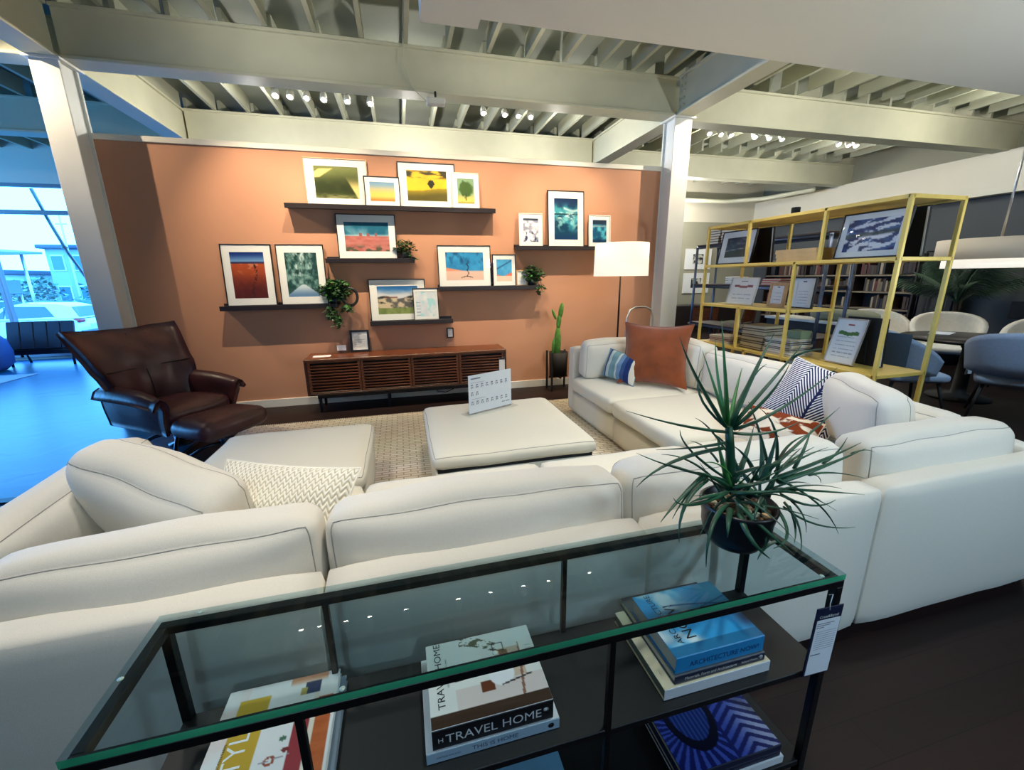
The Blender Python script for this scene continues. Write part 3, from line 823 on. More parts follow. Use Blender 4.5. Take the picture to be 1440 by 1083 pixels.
# ================================================================ picture ledges and framed photographs
ledgem = mat('espresso_ledge', (30, 22, 26), 0.45, vary=.15, vscale=20)
def ledge(x0, x1, ztop, label):
    t = thing('picture_ledge', label, 'shelf', ((x0 + x1) / 2, 5.44, ztop - .05)); h = (x1 - x0) / 2
    MB().box(-h, h, -.145, 0, .018, .040, c=.002).build('shelf_board', ledgem, t)
    MB().box(-h, h, -.162, -.145, 0, .052, c=.002).build('front_lip', ledgem, t)
    MB().box(-h, h, -.02, 0, .040, .075, c=.002).build('back_rail', ledgem, t)
    return t
ledge(-1.148, 1.183, 2.306, 'long dark picture ledge, topmost, holding four framed photographs')
ledge(-1.938, -.722, 1.228, 'dark picture ledge at the left, holding the red desert and tree avenue photographs')
ledge(-.802, .188, 1.733, 'dark picture ledge under the framed mesa photograph')
ledge(1.447, 2.81, 1.882, 'dark picture ledge at the right, holding three icy water photographs')
ledge(.452, 1.75, 1.397, 'dark picture ledge under the framed beach photograph')
ledge(-.385, .606, 1.004, 'lowest dark picture ledge, just above the media console')

matb = mat('mat_board', (238, 238, 236), 0.8)
pane_m = mat_glass('picture_glass', (252, 253, 253), 0.55)
frame_blk = mat('frame_black', (20, 18, 22), 0.4)
frame_wht = mat('frame_white', (230, 226, 216), 0.45)
frame_wod = mat_wood('frame_oak', (176, 136, 92), (202, 164, 118), 0.5, 'Z')
backm = mat('frame_backing', (18, 18, 20), 0.8)

def picture(label, w, h, fn, loc, face=(0, -1, 0), lean=6.0, fm=None, pw=None, ph=None, bw=.010, depth=.022, nx=60, group=None, name='framed_photograph', dy=0.0, glass=True):
    """framed print standing on its lower edge at loc, facing 'face', leaning back by lean degrees; pw, ph: size of the print inside the mat"""
    fm = fm or frame_blk
    z = Vector(face).normalized(); x = Vector((0, 0, 1)).cross(z); up = Vector((0, 0, 1))
    up = (up * math.cos(R(lean)) - z * math.sin(R(lean))).normalized(); n = x.cross(up)
    loc = (loc[0], loc[1], loc[2] + depth * math.sin(R(lean)) + .0005)
    t = thing(name, label, 'picture', loc, 0, group)
    M = frame_M((0, 0, 0), x, up)
    mb = MB()
    mb.box(-w / 2, w / 2, 0, bw, -depth, 0, c=.0015); mb.box(-w / 2, w / 2, h - bw, h, -depth, 0, c=.0015)
    mb.box(-w / 2, -w / 2 + bw, bw, h - bw, -depth, 0, c=.0015); mb.box(w / 2 - bw, w / 2, bw, h - bw, -depth, 0, c=.0015)
    mb.v = [tuple(M @ Vector(p)) for p in mb.v]; mb.build('frame', fm, t)
    mb = MB().box(-w / 2 + bw * .6, w / 2 - bw * .6, bw * .6, h - bw * .6, -depth + .001, -depth + .004)
    mb.v = [tuple(M @ Vector(p)) for p in mb.v]; mb.build('backing', backm, t)
    pw = pw or w * .66; ph = ph or h * .66
    a, b, c, d = -w / 2 + bw * .8, w / 2 - bw * .8, bw * .8, h - bw * .8; cy = h / 2 + dy
    mb = MB(); zz0, zz1 = -.010, -.007
    mb.box(a, b, c, cy - ph / 2, zz0, zz1); mb.box(a, b, cy + ph / 2, d, zz0, zz1)
    mb.box(a, -pw / 2, cy - ph / 2, cy + ph / 2, zz0, zz1); mb.box(pw / 2, b, cy - ph / 2, cy + ph / 2, zz0, zz1)
    mb.v = [tuple(M @ Vector(p)) for p in mb.v]; mb.build('mat', matb, t)
    print_grid('photo_print', fn, pw + .006, ph + .006, M @ Matrix.Translation((0, cy, -.0105)), t, nx=nx, ny=max(8, int(nx * ph / pw)))
    if glass:
        mb = MB().box(a, b, c, d, -.005, -.0035)
        mb.v = [tuple(M @ Vector(p)) for p in mb.v]; mb.build('glass_pane', pane_m, t)
    return t

A = np.array
def g2(c0, c1, t): return mixc(A(c0), A(c1), t)
def p_dune(X, Y):
    c = g2((44, 54, 22), (122, 130, 70), sstep(.4, 1, Y) + .25 * (fbm(X * 6, Y * 6) - .4))
    c = mixc(c, A((236, 208, 128)), sstep(.0, .05, .30 - np.abs(X - .12) * .9 - np.abs(Y - .72 - X * .5) * 2.2))
    r = X - (.55 + .4 * (1 - Y)); c = mixc(c, A((226, 206, 130)), sstep(0, .04, r) * sstep(.75, .3, Y))
    c = mixc(c, A((232, 222, 160)), sstep(.2, .05, Y) * .7 * fbm(X * 9, Y * 20)); return c
def p_sunset(X, Y): return mixc(g2((190, 120, 60), (250, 196, 100), sstep(.0, .3, Y)), A((120, 158, 188)), sstep(.35, .95, Y))
def p_balloon(X, Y):
    c = g2((246, 200, 50), (232, 178, 30), fbm(X * 4, Y * 4))
    c = mixc(c, A((58, 54, 28)), sstep(.36, .52, fbm(X * 4, Y * 11 + 2)) * sstep(.70, .82, Y))
    hz = .36 + .06 * fbm(X * 5, X * 0 + 1) + .1 * (X - .5); c = mixc(c, A((150, 130, 30)), sstep(.0, .02, hz - Y)); c = mixc(c, A((92, 84, 30)), sstep(.0, .25, hz - Y))
    d = np.hypot((X - .60) / .085, (Y - .57) / .13); d2 = np.where(Y < .55, np.abs(X - .60) / (.085 * np.clip((Y - .40) / .15, .05, 1)), d)
    b = np.where(Y < .55, (d2 < 1) & (Y > .41), d < 1); return np.where(b[..., None], A((38, 40, 22)), c)
def p_tree(X, Y):
    c = g2((214, 188, 96), (120, 152, 118), sstep(.1, .5, Y)); d = np.hypot((X - .5) / .42, (Y - .58) / .34)
    c = mixc(c, A((56, 84, 34)), sstep(1.05, .75, d + .5 * (fbm(X * 9, Y * 9) - .5))); tr = (np.abs(X - .5) < .03) & (Y > .12) & (Y < .4)
    c = np.where(tr[..., None], A((44, 46, 24)), c); return mixc(c, A((150, 140, 60)), sstep(.12, .02, Y))
def p_mesa(X, Y):
    st = fbm((X - .5) / (Y + .2) * 5, Y * 2); c = g2((34, 100, 128), (130, 176, 190), sstep(.35, .7, st) * sstep(1.1, .4, Y))
    c = mixc(c, A((176, 200, 204)), sstep(.62, .5, Y)); gnd = g2((168, 84, 80), (206, 140, 128), fbm(X * 6, Y * 14)); gnd = mixc(gnd, A((74, 84, 66)), sstep(.5, .62, fbm(X * 8 + 3, Y * 9)) * sstep(.3, .05, Y))
    c = mixc(c, gnd, sstep(.54, .52, Y))
    for a in (.36, .52, .70): c = np.where(((np.abs(X - a) < .03 + .02 * (.6 - Y)) & (Y > .52) & (Y < .62))[..., None], A((150, 92, 92)), c)
    return c
def p_desert(X, Y):
    c = g2((120, 170, 214), (26, 48, 120), sstep(.76, 1, Y)); gnd = g2((176, 78, 40), (84, 32, 30), sstep(.75, .1, Y) + .3 * (fbm(X * 8, Y * 9) - .5))
    tr = np.abs(X - (.68 - .05 * np.sin(Y * 9)) + .15 * (.6 - Y)) < .035; gnd = mixc(gnd, A((66, 26, 26)), tr * (fbm(X * 30, Y * 26) > .45)); gnd = mixc(gnd, A((214, 150, 110)), sstep(.5, .65, fbm(X * 7, Y * 16)) * sstep(.45, .7, Y) * .6)
    c = mixc(c, A((60, 52, 88)), sstep(.80, .79, Y)); return mixc(c, gnd, sstep(.76, .74, Y))
def p_avenue(X, Y):
    n = fbm(X * 9, Y * 9); c = g2((30, 66, 64), (128, 166, 160), sstep(.3, .75, n)); c = mixc(c, A((222, 232, 232)), sstep(.06, .0, np.abs(X - .52 - .04 * np.sin(Y * 20))) * sstep(.6, 1, Y)); c = mixc(c, A((206, 226, 224)), sstep(.5, .7, fbm(X * 14, Y * 12)) * sstep(.1, .7, Y) * sstep(.5, .1, np.abs(X - .5)) * .8)
    br = np.abs(np.sin((X - .5) * 14 + np.sin(Y * 7) * 1.5)) < .10; c = mixc(c, A((28, 52, 50)), br * sstep(.25, .6, Y) * .8)
    rd = np.abs(X - .5) < (.02 + (.30 - Y) * 1.9); c = mixc(c, g2((96, 132, 172), (206, 220, 226), sstep(.02, .27, Y)), (Y < .28) * rd); return mixc(c, A((52, 84, 80)), (Y < .2) * (~rd) * .8)
def p_beach(X, Y):
    c = g2((40, 120, 176), (66, 170, 226), fbm(X * 4, Y * 5)); c = mixc(c, A((26, 84, 130)), sstep(.5, .75, fbm(X * 7 + 2, Y * 3)) * sstep(.4, .7, Y)); c = mixc(c, A((230, 150, 120)), sstep(.48 - X * .25, .44 - X * .25, Y)); c = mixc(c, A((226, 188, 170)), sstep(.36, .32, Y))
    tr = ((np.abs(X - .58 - .02 * np.sin(Y * 30)) < .014) & (Y > .14) & (Y < .62)) | ((np.abs(Y - .16 + .4 * np.abs(X - .56)) < .014) & (np.abs(X - .55) < .16)); return np.where(tr[..., None], A((26, 24, 34)), c)
def p_beach2(X, Y):
    c = g2((58, 140, 196), (86, 176, 220), fbm(X * 5, Y * 5)); c = mixc(c, A((36, 92, 140)), sstep(.06, 0, np.abs(Y - .55 - X * .4))); c = mixc(c, A((226, 110, 84)), sstep(.36, .33, Y + .1 * np.sin(X * 4))); return mixc(c, A((236, 200, 178)), sstep(.27, .24, Y))
def p_rocks(X, Y):
    c = g2((214, 214, 220), (36, 104, 170), sstep(.62, .98, Y + .2 * (fbm(X * 3, Y * 10) - .5))); n = fbm(X * 7, Y * 6)
    rk = mixc(g2((206, 188, 158), (92, 90, 88), sstep(.4, .65, n)), A((44, 50, 52)), sstep(.58, .7, fbm(X * 9 + 5, Y * 10))); c = mixc(c, rk, sstep(.0, .03, .62 + .10 * np.sin(X * 9) * .5 - Y)); c = mixc(c, A((120, 70, 60)), (np.abs(Y - .6) < .03) * (X > .15) * (X < .5) * .8)
    return mixc(c, g2((96, 116, 58), (150, 160, 96), fbm(X * 12, Y * 5)), sstep(.24, .21, Y))
def p_pale(X, Y):
    c = g2((206, 214, 226), (236, 240, 240), fbm(X * 4, Y * 4)); c = mixc(c, A((150, 220, 226)), sstep(.5, .62, fbm(X * 6, Y * 5 + 9)) * .7)  # cyan patches paint the window reflection into the print
    return mixc(c, A((120, 140, 166)), ((np.abs((Y * 8) % 1 - .5) < .12) & (X < .22) & (Y < .6)) * .6)
def p_ice(X, Y):
    n = fbm(X * 4, Y * 7); c = g2((236, 232, 240), (146, 150, 172), sstep(.4, .7, n)); c = mixc(c, A((30, 44, 80)), sstep(.55, .72, fbm(X * 5 + 8, Y * 5)) * sstep(.55, .3, Y)); return mixc(c, A((40, 52, 76)), sstep(.86, .95, Y))
def p_wave(X, Y):
    n = fbm(X * 4, Y * 6); c = g2((14, 58, 86), (60, 150, 166), sstep(.3, .65, n) * sstep(.1, .4, Y)); c = mixc(c, A((150, 206, 208)), sstep(.42, .62, fbm((X - .45) / (Y * .8 + .15) * 3, Y * 7)) * sstep(.15, .4, Y) * sstep(.62, .45, Y) * .75); c = mixc(c, A((196, 226, 222)), sstep(.44, .58, fbm(X * 7, Y * 18)) * sstep(.45, .55, Y) * sstep(.72, .62, Y)); c = mixc(c, A((18, 44, 84)), sstep(.74, .95, Y)); c = mixc(c, A((176, 206, 212)), sstep(.05, 0, np.abs(Y - .74 - .04 * np.sin(X * 6))) * (X > .4)); c = mixc(c, A((20, 54, 96)), sstep(.18, .02, Y)); return mixc(c, A((12, 36, 50)), sstep(.03, 0, np.abs(Y - .62)) * sstep(.4, .6, n))
def p_wave2(X, Y):
    c = g2((24, 84, 122), (86, 186, 206), sstep(.3, .7, fbm(X * 4, Y * 5))); c = mixc(c, A((30, 50, 74)), sstep(.72, .85, Y)); c = mixc(c, A((140, 160, 168)), sstep(.05, 0, np.abs(Y - .72))); return mixc(c, A((16, 50, 84)), sstep(.25, .05, Y))
def p_mount(X, Y):
    c = g2((70, 92, 112), (40, 56, 76), Y + .4 * (fbm(X * 4, Y * 6) - .5)); m = .62 - 1.1 * np.abs(X - .78) ; c = mixc(c, A((46, 58, 74)), sstep(0, .02, m - Y + .25)); c = mixc(c, A((160, 172, 184)), sstep(.03, 0, np.abs(Y - .34 - .12 * X))); c = mixc(c, A((54, 60, 62)), sstep(.33, .30, Y - .12 * X)); return mixc(c, A((120, 140, 156)), sstep(.5, .7, fbm(X * 6, Y * 9)) * sstep(.45, .6, Y) * sstep(.95, .8, Y) * .6)
def p_surf(X, Y):
    n = fbm(X * 4, Y * 7 + X * 2); c = g2((24, 42, 92), (60, 96, 150), sstep(.3, .7, n)); c = mixc(c, A((226, 230, 238)), sstep(.52, .60, fbm(X * 5 + 2, Y * 9 - X * 3))); return mixc(c, A((40, 60, 60)), sstep(.09, .02, np.abs(Y - .48 - .1 * X)) * .8)

YB = 5.345     # lower edges of the leaning frames
def wall_pic(label, x0, x1, zb, ztop_h, fn, fm=None, pw=None, ph=None, lean=4.5, yb=YB, bw=.010, nx=60, dy=0.0):
    return picture(label, x1 - x0, ztop_h, fn, ((x0 + x1) / 2, yb, zb), (0, -1, 0), lean, fm, pw, ph, bw=bw, nx=nx, dy=dy)
frame_champ = mat('frame_champagne', (196, 160, 124), 0.4, metal=.3)
z = 2.299
wall_pic('framed green and gold dune photograph, leftmost on the top ledge', -.935, -.27, z, .50, p_dune, frame_champ, .46, .335, yb=YB + .022)
wall_pic('small framed orange and blue sunset photograph on the top ledge', -.315, .075, z, .325, p_sunset, frame_blk, .27, .205, yb=YB - .022)
wall_pic('framed yellow sky photograph with a hot-air balloon on the top ledge', .06, .72, z, .505, p_balloon, frame_blk, .46, .335, yb=YB + .022)
wall_pic('small white-framed photograph of a single tree, rightmost on the top ledge', .68, .995, z, .405, p_tree, frame_wht, .20, .28, yb=YB - .022)
wall_pic('framed photograph of red mesas under a streaked blue sky', -.662, -.005, 1.726, .50, p_mesa, frame_blk, .49, .325)
wall_pic('framed red desert photograph with a deep blue sky at the far left', -1.876, -1.372, 1.221, .67, p_desert, frame_blk, .335, .50)
wall_pic('framed photograph of a pale road under arching green trees', -1.328, -.828, 1.221, .67, p_avenue, frame_blk, .335, .49)
wall_pic('framed photograph of a bare black tree on pink sand under blue', .463, 1.127, 1.390, .50, p_beach, frame_blk, .47, .335)
wall_pic('small framed blue and coral shore photograph beside the bare tree one', 1.145, 1.45, 1.390, .395, p_beach2, frame_blk, .20, .27, yb=YB - .01)
wall_pic('framed photograph of pale boulders above green grass on the lowest ledge', -.375, .293, .997, .50, p_rocks, frame_blk, .48, .335, yb=YB + .015)
wall_pic('small framed pale print overlapping the boulder photograph', .135, .445, .997, .39, p_pale, frame_blk, .24, .30, yb=YB - .028)
wall_pic('small white-framed grey ice photograph, left on the right-hand ledge', 1.50, 1.812, 1.875, .405, p_ice, frame_wht, .20, .285)
wall_pic('tall black-framed teal waterfall photograph on the right-hand ledge', 1.886, 2.386, 1.875, .69, p_wave, frame_blk, .325, .505)
wall_pic('small white-framed turquoise water photograph, right on the right-hand ledge', 2.452, 2.766, 1.875, .405, p_wave2, frame_wht, .20, .285)

def doc_fn(lines=9, head=(60, 60, 80), band=None):
    def f(X, Y):
        c = np.full(X.shape + (3,), 236.0)
        ln = (np.abs((Y * lines * 1.0) % 1 - .5) < .10) & (np.abs(X - .5) < .36) & (Y < .62) & (Y > .12) & (fbm(X * 30, np.floor(Y * lines) * 3) > .35)
        c = np.where(ln[..., None], A((170, 174, 184)), c)
        c = np.where(((np.abs(Y - .88) < .02) & (np.abs(X - .5) < .12))[..., None], A(head, float), c)
        if band: c = np.where(((np.abs(Y - .68 + .012 * np.cos((X - .5) * 12)) < .045) & (np.abs(X - .5) < .36))[..., None], A(band, float), c)
        return c
    return f
t = picture('tiny light wood framed card standing beside the right trailing plant', .150, .20, doc_fn(7), (1.528, 5.335, 1.390), lean=4, fm=frame_wod, pw=.105, ph=.155, nx=24, bw=.014)
t = picture('small black-framed notice standing on the slatted media console', .225, .265, doc_fn(8), (-.53, 5.35, .636), lean=7, fm=frame_blk, pw=.16, ph=.205, bw=.026, nx=28)
# clear stand, loose card, small wall plaque, price tag on the console
t = thing('card_stand', 'small clear stand with a white card on the media console', 'sign', (-.742, 5.33, .636))
MB().box(-.085, .085, -.004, .004, .0, .13, c=.001).build('clear_panel', clear, t)
MB().box(-.085, .085, -.05, .03, .0, .004).build('clear_foot', clear, t)
MB().box(-.05, .05, -.0065, -.0045, .035, .10).build('card', paper, t)
single('paper_card', MB().box(-.095, .095, -.06, .06, 0, .002), paper, 'loose white card lying on the left end of the media console', 'card', (-.945, 5.18, .636), R(4))
t = picture('tiny black-framed plaque fixed to the terracotta wall above the console', .088, .128, doc_fn(5), (.58, 5.415, .750), lean=0, fm=frame_blk, pw=.05, ph=.085, bw=.013, nx=18)

# ---------------------------------------------------------------- trailing plants on the ledges
leafm = mat('deep_green_leaf', (22, 58, 26), 0.5, vary=.4, vscale=40)
leafm2 = mat('bright_green_leaf', (46, 98, 36), 0.5, vary=.35, vscale=40)
potm = mat('dark_pot', (24, 26, 30), 0.45)
def leaf_blob(mb, n, c, rx, ry, rz, size, droop=0.0, seed=1, m2=.3):
    rr = random.Random(seed)
    for i in range(n):
        d = Vector((rr.gauss(0, 1), rr.gauss(0, 1), rr.gauss(0, 1))).normalized() * (rr.random() ** .4)
        p = Vector((c[0] + d.x * rx, c[1] + d.y * ry, c[2] + d.z * rz))
        a = rr.uniform(0, 6.28); out = Vector((math.cos(a), math.sin(a) * .8, rr.uniform(-.6, .6) - droop)).normalized()
        s = size * rr.uniform(.7, 1.25); sd = out.cross(Vector((rr.uniform(-.3, .3), rr.uniform(-.3, .3), 1))).normalized() * s * .36; up = out.cross(sd).normalized() * s * .12
        v = [p, p + out * s * .45 + sd + up, p + out * s - up, p + out * s * .45 - sd + up, p + out * s * .5 - up * .5]
        mb.add(v, [(0, 1, 4), (1, 2, 4), (2, 3, 4), (3, 0, 4)], 1 if rr.random() < m2 else 0)
def trailing(label, loc, n, r, drops, pot=(.055, .09), seed=1, squash=.8):
    t = thing('trailing_plant', label, 'plant', loc)
    MB().lathe([(0, 0), (pot[0] * .8, 0), (pot[0], pot[1]), (pot[0] * .9, pot[1]), (pot[0] * .85, pot[1] - .012), (0, pot[1] - .012)], 16).build('pot', potm, t)
    mb = MB(); leaf_blob(mb, n, (0, -.01, pot[1] + r * .45), r, r * .6, r * squash, r * .42, .2, seed)
    for (dx, dz, k) in drops: leaf_blob(mb, k, (dx, -.075, dz), r * .38, .02, abs(dz) * .5 + r * .25, r * .40, .7, seed + k)
    o = mb.build('foliage', [leafm, leafm2], t); o['kind'] = 'stuff'
    st = MB(); rr = random.Random(seed)
    for (dx, dz, k) in drops:
        st.tube([(dx * .4, 0, pot[1]), (dx * .9, -.07, pot[1] * 1.1), (dx, -.085, 0), (dx * 1.1, -.08, dz - .06)], .0035, 5)
    st.build('stems', mat('vine_stem', (46, 40, 26), .7), t)
    return t
trailing('bushy trailing plant spilling off the right end of the left picture ledge', (-.735, 5.33, 1.22), 300, .165, [(-.07, -.08, 60), (.0, -.15, 44), (.10, -.04, 30)], seed=3)
t = thing('dark_ring', 'dark upright ring beside the plant at the left ledge end', 'vase', (-.585, 5.30, 1.228))
MB().tube([(.085 * math.cos(a) + .0, 0, .075 + .10 * math.sin(a)) for a in [R(q) for q in range(-90, 271, 20)]], .016, 8).build('ring', potm, t)  # one dark tube bent into an upright ring
trailing('small dark leafed plant at the right end of the mesa ledge', (.09, 5.36, 1.726), 130, .12, [(.06, .02, 10)], seed=5)
trailing('dark green trailing plant at the right end of the beach ledge', (1.67, 5.36, 1.390), 220, .14, [(.06, -.05, 24), (.10, .0, 16)], seed=8)

# ---------------------------------------------------------------- slatted media console
walnut = mat_wood('walnut', (64, 32, 20), (120, 66, 36), 0.34, 'X', 5)
walnut_d = mat_wood('walnut_dark', (40, 19, 14), (66, 32, 20), 0.4, 'X', 6)
inside = mat('console_inside', (14, 9, 9), 0.8)
cx0, cx1, cy0, cy1, cz0, cz1 = -1.11, 1.215, 4.985, 5.42, .215, .636
t = thing('media_console', 'long walnut media console with slatted doors under the picture ledges', 'console', ((cx0 + cx1) / 2, (cy0 + cy1) / 2, 0))
MB().box(cx0, cx1, cy0 - .006, cy1, cz1 - .028, cz1, c=.003).build('top', walnut, t, True)
MB().box(cx0, cx0 + .025, cy0, cy1, cz0, cz1 - .028, c=.002).build('side_panel', walnut_d, t, True)
MB().box(cx1 - .025, cx1, cy0, cy1, cz0, cz1 - .028, c=.002).build('side_panel', walnut_d, t, True)
MB().box(cx0 + .025, cx1 - .025, cy0, cy1, cz0, cz0 + .022, c=.002).build('bottom_panel', walnut_d, t, True)
MB().box(cx0 + .025, cx1 - .025, cy0 + .06, cy0 + .07, cz0 + .022, cz1 - .028).build('back_panel', inside, t, True)
iw = (cx1 - cx0 - .05) / 4
slat_me = MB().box(-iw / 2 + .028, iw / 2 - .028, -.009, .009, -.009, .009, c=.002).mesh('slat', walnut)
for k in range(4):
    a = cx0 + .025 + k * iw; mb = MB()
    mb.box(a + .003, a + .030, cy0 + .004, cy0 + .026, cz0 + .024, cz1 - .030, c=.002); mb.box(a + iw - .030, a + iw - .003, cy0 + .004, cy0 + .026, cz0 + .024, cz1 - .030, c=.002)
    mb.box(a + .030, a + iw - .030, cy0 + .004, cy0 + .026, cz1 - .046, cz1 - .030, c=.002); mb.box(a + .030, a + iw - .030, cy0 + .004, cy0 + .026, cz0 + .024, cz0 + .040, c=.002)
    d = mb.build('door', walnut, t, True)
    for j in range(9):
        zc = cz0 + .066 + j * .0345
        share('slat', slat_me, d, (a + iw / 2 - t.location.x, cy0 + .012 - t.location.y, zc), (R(28), 0, 0))
steel = mat('dark_steel', (26, 28, 36), 0.35, metal=.6)
lg = MB().box(cx0 + .09, cx1 - .09, cy0 + .05, cy0 + .08, .165, .213, c=.003).box(cx0 + .09, cx1 - .09, cy1 - .08, cy1 - .05, .165, .213, c=.003); lg.build('base_rail', steel, t, True)
for x in (cx0 + .10, (cx0 + cx1) / 2 - .3, cx1 - .13):
    for y in (cy0 + .05, cy1 - .08): MB().box(x, x + .03, y, y + .03, 0, .165, c=.002).build('leg', steel, t, True)
MB().tube([(.30 - .05, 5.2 - 5.2, .2), (.36 - .05, 0, .10), (.46 - .05, 0, .085), (.56 - .05, 0, .12), (.60 - .05, 0, .2)], .006, 6).build('cable', steel, t)
t = thing('price_tag', 'white price tag hanging on the right end of the media console', 'tag', (1.155, 4.972, .50))
MB().box(-.036, .036, -.002, .002, -.15, .035, c=.0008).build('card', paper, t)
MB().box(-.036, .036, -.0035, -.0022, .012, .035).build('header', inkd, t)

# ---------------------------------------------------------------- leather armchair and footrest
leather = mat('oxblood_leather', (72, 38, 42), 0.36, vary=.30, vscale=5, bump=.22, bscale=26, spec=.5)
chrome = mat('dark_chrome', (60, 66, 80), 0.25, metal=.9)
t = thing('leather_armchair', 'dark brown leather swivel armchair with a tall wide back beside the left column', 'armchair', (-2.10, 4.32, 0), R(62))
# local: +x is the sitter's right..left axis, facing -y
def shell(P, th, name, parent, m=leather, flip=False):
    n_, k_ = len(P), len(P[0]); mb = MB()
    Nn = []
    for i in range(n_):
        row = []
        for j in range(k_):
            du = Vector(P[min(i + 1, n_ - 1)][j]) - Vector(P[max(i - 1, 0)][j]); dv = Vector(P[i][min(j + 1, k_ - 1)]) - Vector(P[i][max(j - 1, 0)])
            row.append(du.cross(dv).normalized())
        Nn.append(row)
    def off(i, j, s):
        e = min(1, 2.6 * min(i, n_ - 1 - i) / (n_ - 1) + .25) * min(1, 2.6 * min(j, k_ - 1 - j) / (k_ - 1) + .25)
        return tuple(Vector(P[i][j]) + Nn[i][j] * th * s * e ** .5)
    a = [[off(i, j, .5) for j in range(k_)] for i in range(n_)]; b = [[off(i, j, -.5) for j in range(k_)] for i in range(n_)]
    mb.grid(a, smooth=True); mb.grid(b, smooth=True, flip=True); N = n_ * k_
    ring = [(0, j) for j in range(k_)] + [(i, k_ - 1) for i in range(1, n_)] + [(n_ - 1, j) for j in range(k_ - 2, -1, -1)] + [(i, 0) for i in range(n_ - 2, 0, -1)]
    for q in range(len(ring)):
        (i0, j0), (i1, j1) = ring[q], ring[(q + 1) % len(ring)]
        mb.f.append((i1 * k_ + j1, i0 * k_ + j0, N + i0 * k_ + j0, N + i1 * k_ + j1)); mb.mi.append(0); mb.sm.append(True)
    return mb.build(name, m, parent)
# back: from the seat up, flaring towards the top, side wings curving forward
P = []
for i in range(15):
    s = i / 14; zc = .36 + .72 * s; hw = .30 + .16 * s + .02 * math.sin(s * 3.1)
    row = []
    for j in range(17):
        u = -1 + 2 * j / 16
        y = .22 + .30 * s - .10 * math.sin(s * 2.4) - .16 * abs(u) ** 2.6 * (1 - .45 * s) + .012 * math.sin(u * 9) * math.sin(s * 11)
        row.append((u * hw, y - .02 * math.cos(u * 3.1) * (s > .5), zc + .035 * abs(u) ** 2 * s))
    P.append(row)
bk = shell(P, .13, 'backrest', t)
# stitched seams on the back
def on_back(s, u):
    zc = .36 + .72 * s; hw = .30 + .16 * s + .02 * math.sin(s * 3.1); y = .22 + .30 * s - .10 * math.sin(s * 2.4) - .16 * abs(u) ** 2.6 * (1 - .45 * s)
    return (u * hw, y - .068, zc + .035 * u * u * s)
seamd = mat('dark_seam', (30, 12, 12), .6)
for pts in ([on_back(.10 + .86 * k / 12, 0.0) for k in range(13)], [on_back(.55, -.86 + 1.72 * k / 14) for k in range(15)]):
    MB().tube(pts, .006, 6).build('seam', seamd, bk)
MB().softbox(-.30, .30, -.34, .26, .30, .45, r=.06, bulge=(.01, .02, .035), n=12, wob=.006, seed=4).build('seat', leather, t)
for sx in (-1, 1):
    P = []
    for i in range(15):
        s = i / 14; y = .30 - .68 * s
        row = []
        for j in range(13):
            a = j / 12                                   # from the seat side up and rolled outwards
            zz = .30 + .30 * min(1, a * 1.35) ** .8 - .02 * s; xx = .315 + .02 * a + (.07 * max(0, a - .62) / .38) + .03 * s * a
            zz += -.05 * max(0, a - .80) / .20 + .02 * math.sin(a * 3.1)
            yy = y + (.0 if a > .5 else .05 * (1 - 2 * a) * s * 1.5)
            row.append((sx * xx, yy, zz - .04 * (s ** 3)))
        P.append(row if sx > 0 else row)
    shell(P, .115, 'armrest', t, flip=sx < 0)
MB().lathe([(.0, .30), (.05, .30), (.045, .06), (.10, .045), (.10, .03), (0, .03)], 16).build('pedestal', chrome, t)
for k in range(4):
    a = R(45 + 90 * k); d = Vector((math.cos(a), math.sin(a), 0))
    MB().tube([(0, 0, .16), tuple(d * .18 + Vector((0, 0, .13))), tuple(d * .36 + Vector((0, 0, .06))), tuple(d * .40 + Vector((0, 0, .0)))], .016, 8).build('leg', chrome, t)
MB().box(.40, .425, -.36, .02, .16, .19, c=.004).build('side_lever', mat('pale_steel', (190, 200, 200), .3, metal=.7), t)
t = thing('leather_footrest', 'dark brown leather footrest in front of the leather armchair', 'footrest', (-1.585, 3.945, 0), R(57))
MB().softbox(-.30, .30, -.22, .22, .24, .40, r=.075, bulge=(.01, .02, .02), n=12, wob=.004, seed=9).build('cushion', leather, t)
MB().lathe([(0, .25), (.045, .25), (.04, .06), (.0, .05)], 14).build('pedestal', chrome, t)
for k in range(4):
    a = R(45 + 90 * k); d = Vector((math.cos(a), math.sin(a), 0))
    MB().tube([(0, 0, .14), tuple(d * .16 + Vector((0, 0, .11))), tuple(d * .27 + Vector((0, 0, .05))), tuple(d * .30)], .013, 8).build('leg', chrome, t)

# ---------------------------------------------------------------- floor lamp, step stool, cactus
shade_m = mat('lamp_linen', (245, 240, 218), 0.8, emit=(255, 246, 220), estr=.72)
bronze = mat('dark_bronze', (40, 22, 18), 0.35, metal=.7)
t = thing('floor_lamp', 'floor lamp with a wide white drum shade behind the sofa', 'lamp', (2.56, 4.66, 0))
MB().lathe([(.318, 1.50), (.310, 1.87), (.306, 1.87), (.314, 1.50)], 36).build('shade', shade_m, t)
MB().tube([(0, 0, .02), (0, 0, 1.80)], .011, 10).build('pole', bronze, t)
MB().lathe([(0, 0), (.15, 0), (.15, .018), (.02, .028), (0, .028)], 28).build('base', bronze, t)
MB().tube([(-.31, 0, 1.83), (0, 0, 1.82), (.31, 0, 1.83)], .004, 6).build('spider', bronze, t)
MB().lathe([(0, 1.60), (.03, 1.62), (.035, 1.66), (.02, 1.72), (0, 1.74)], 14).build('bulb', lamp_on, t)
silver = mat('brushed_silver', (196, 196, 196), 0.28, metal=.85)
t = thing('step_stool', 'folding step stool with a silver hoop handle beside the floor lamp', 'step stool', (2.98, 4.86, 0))
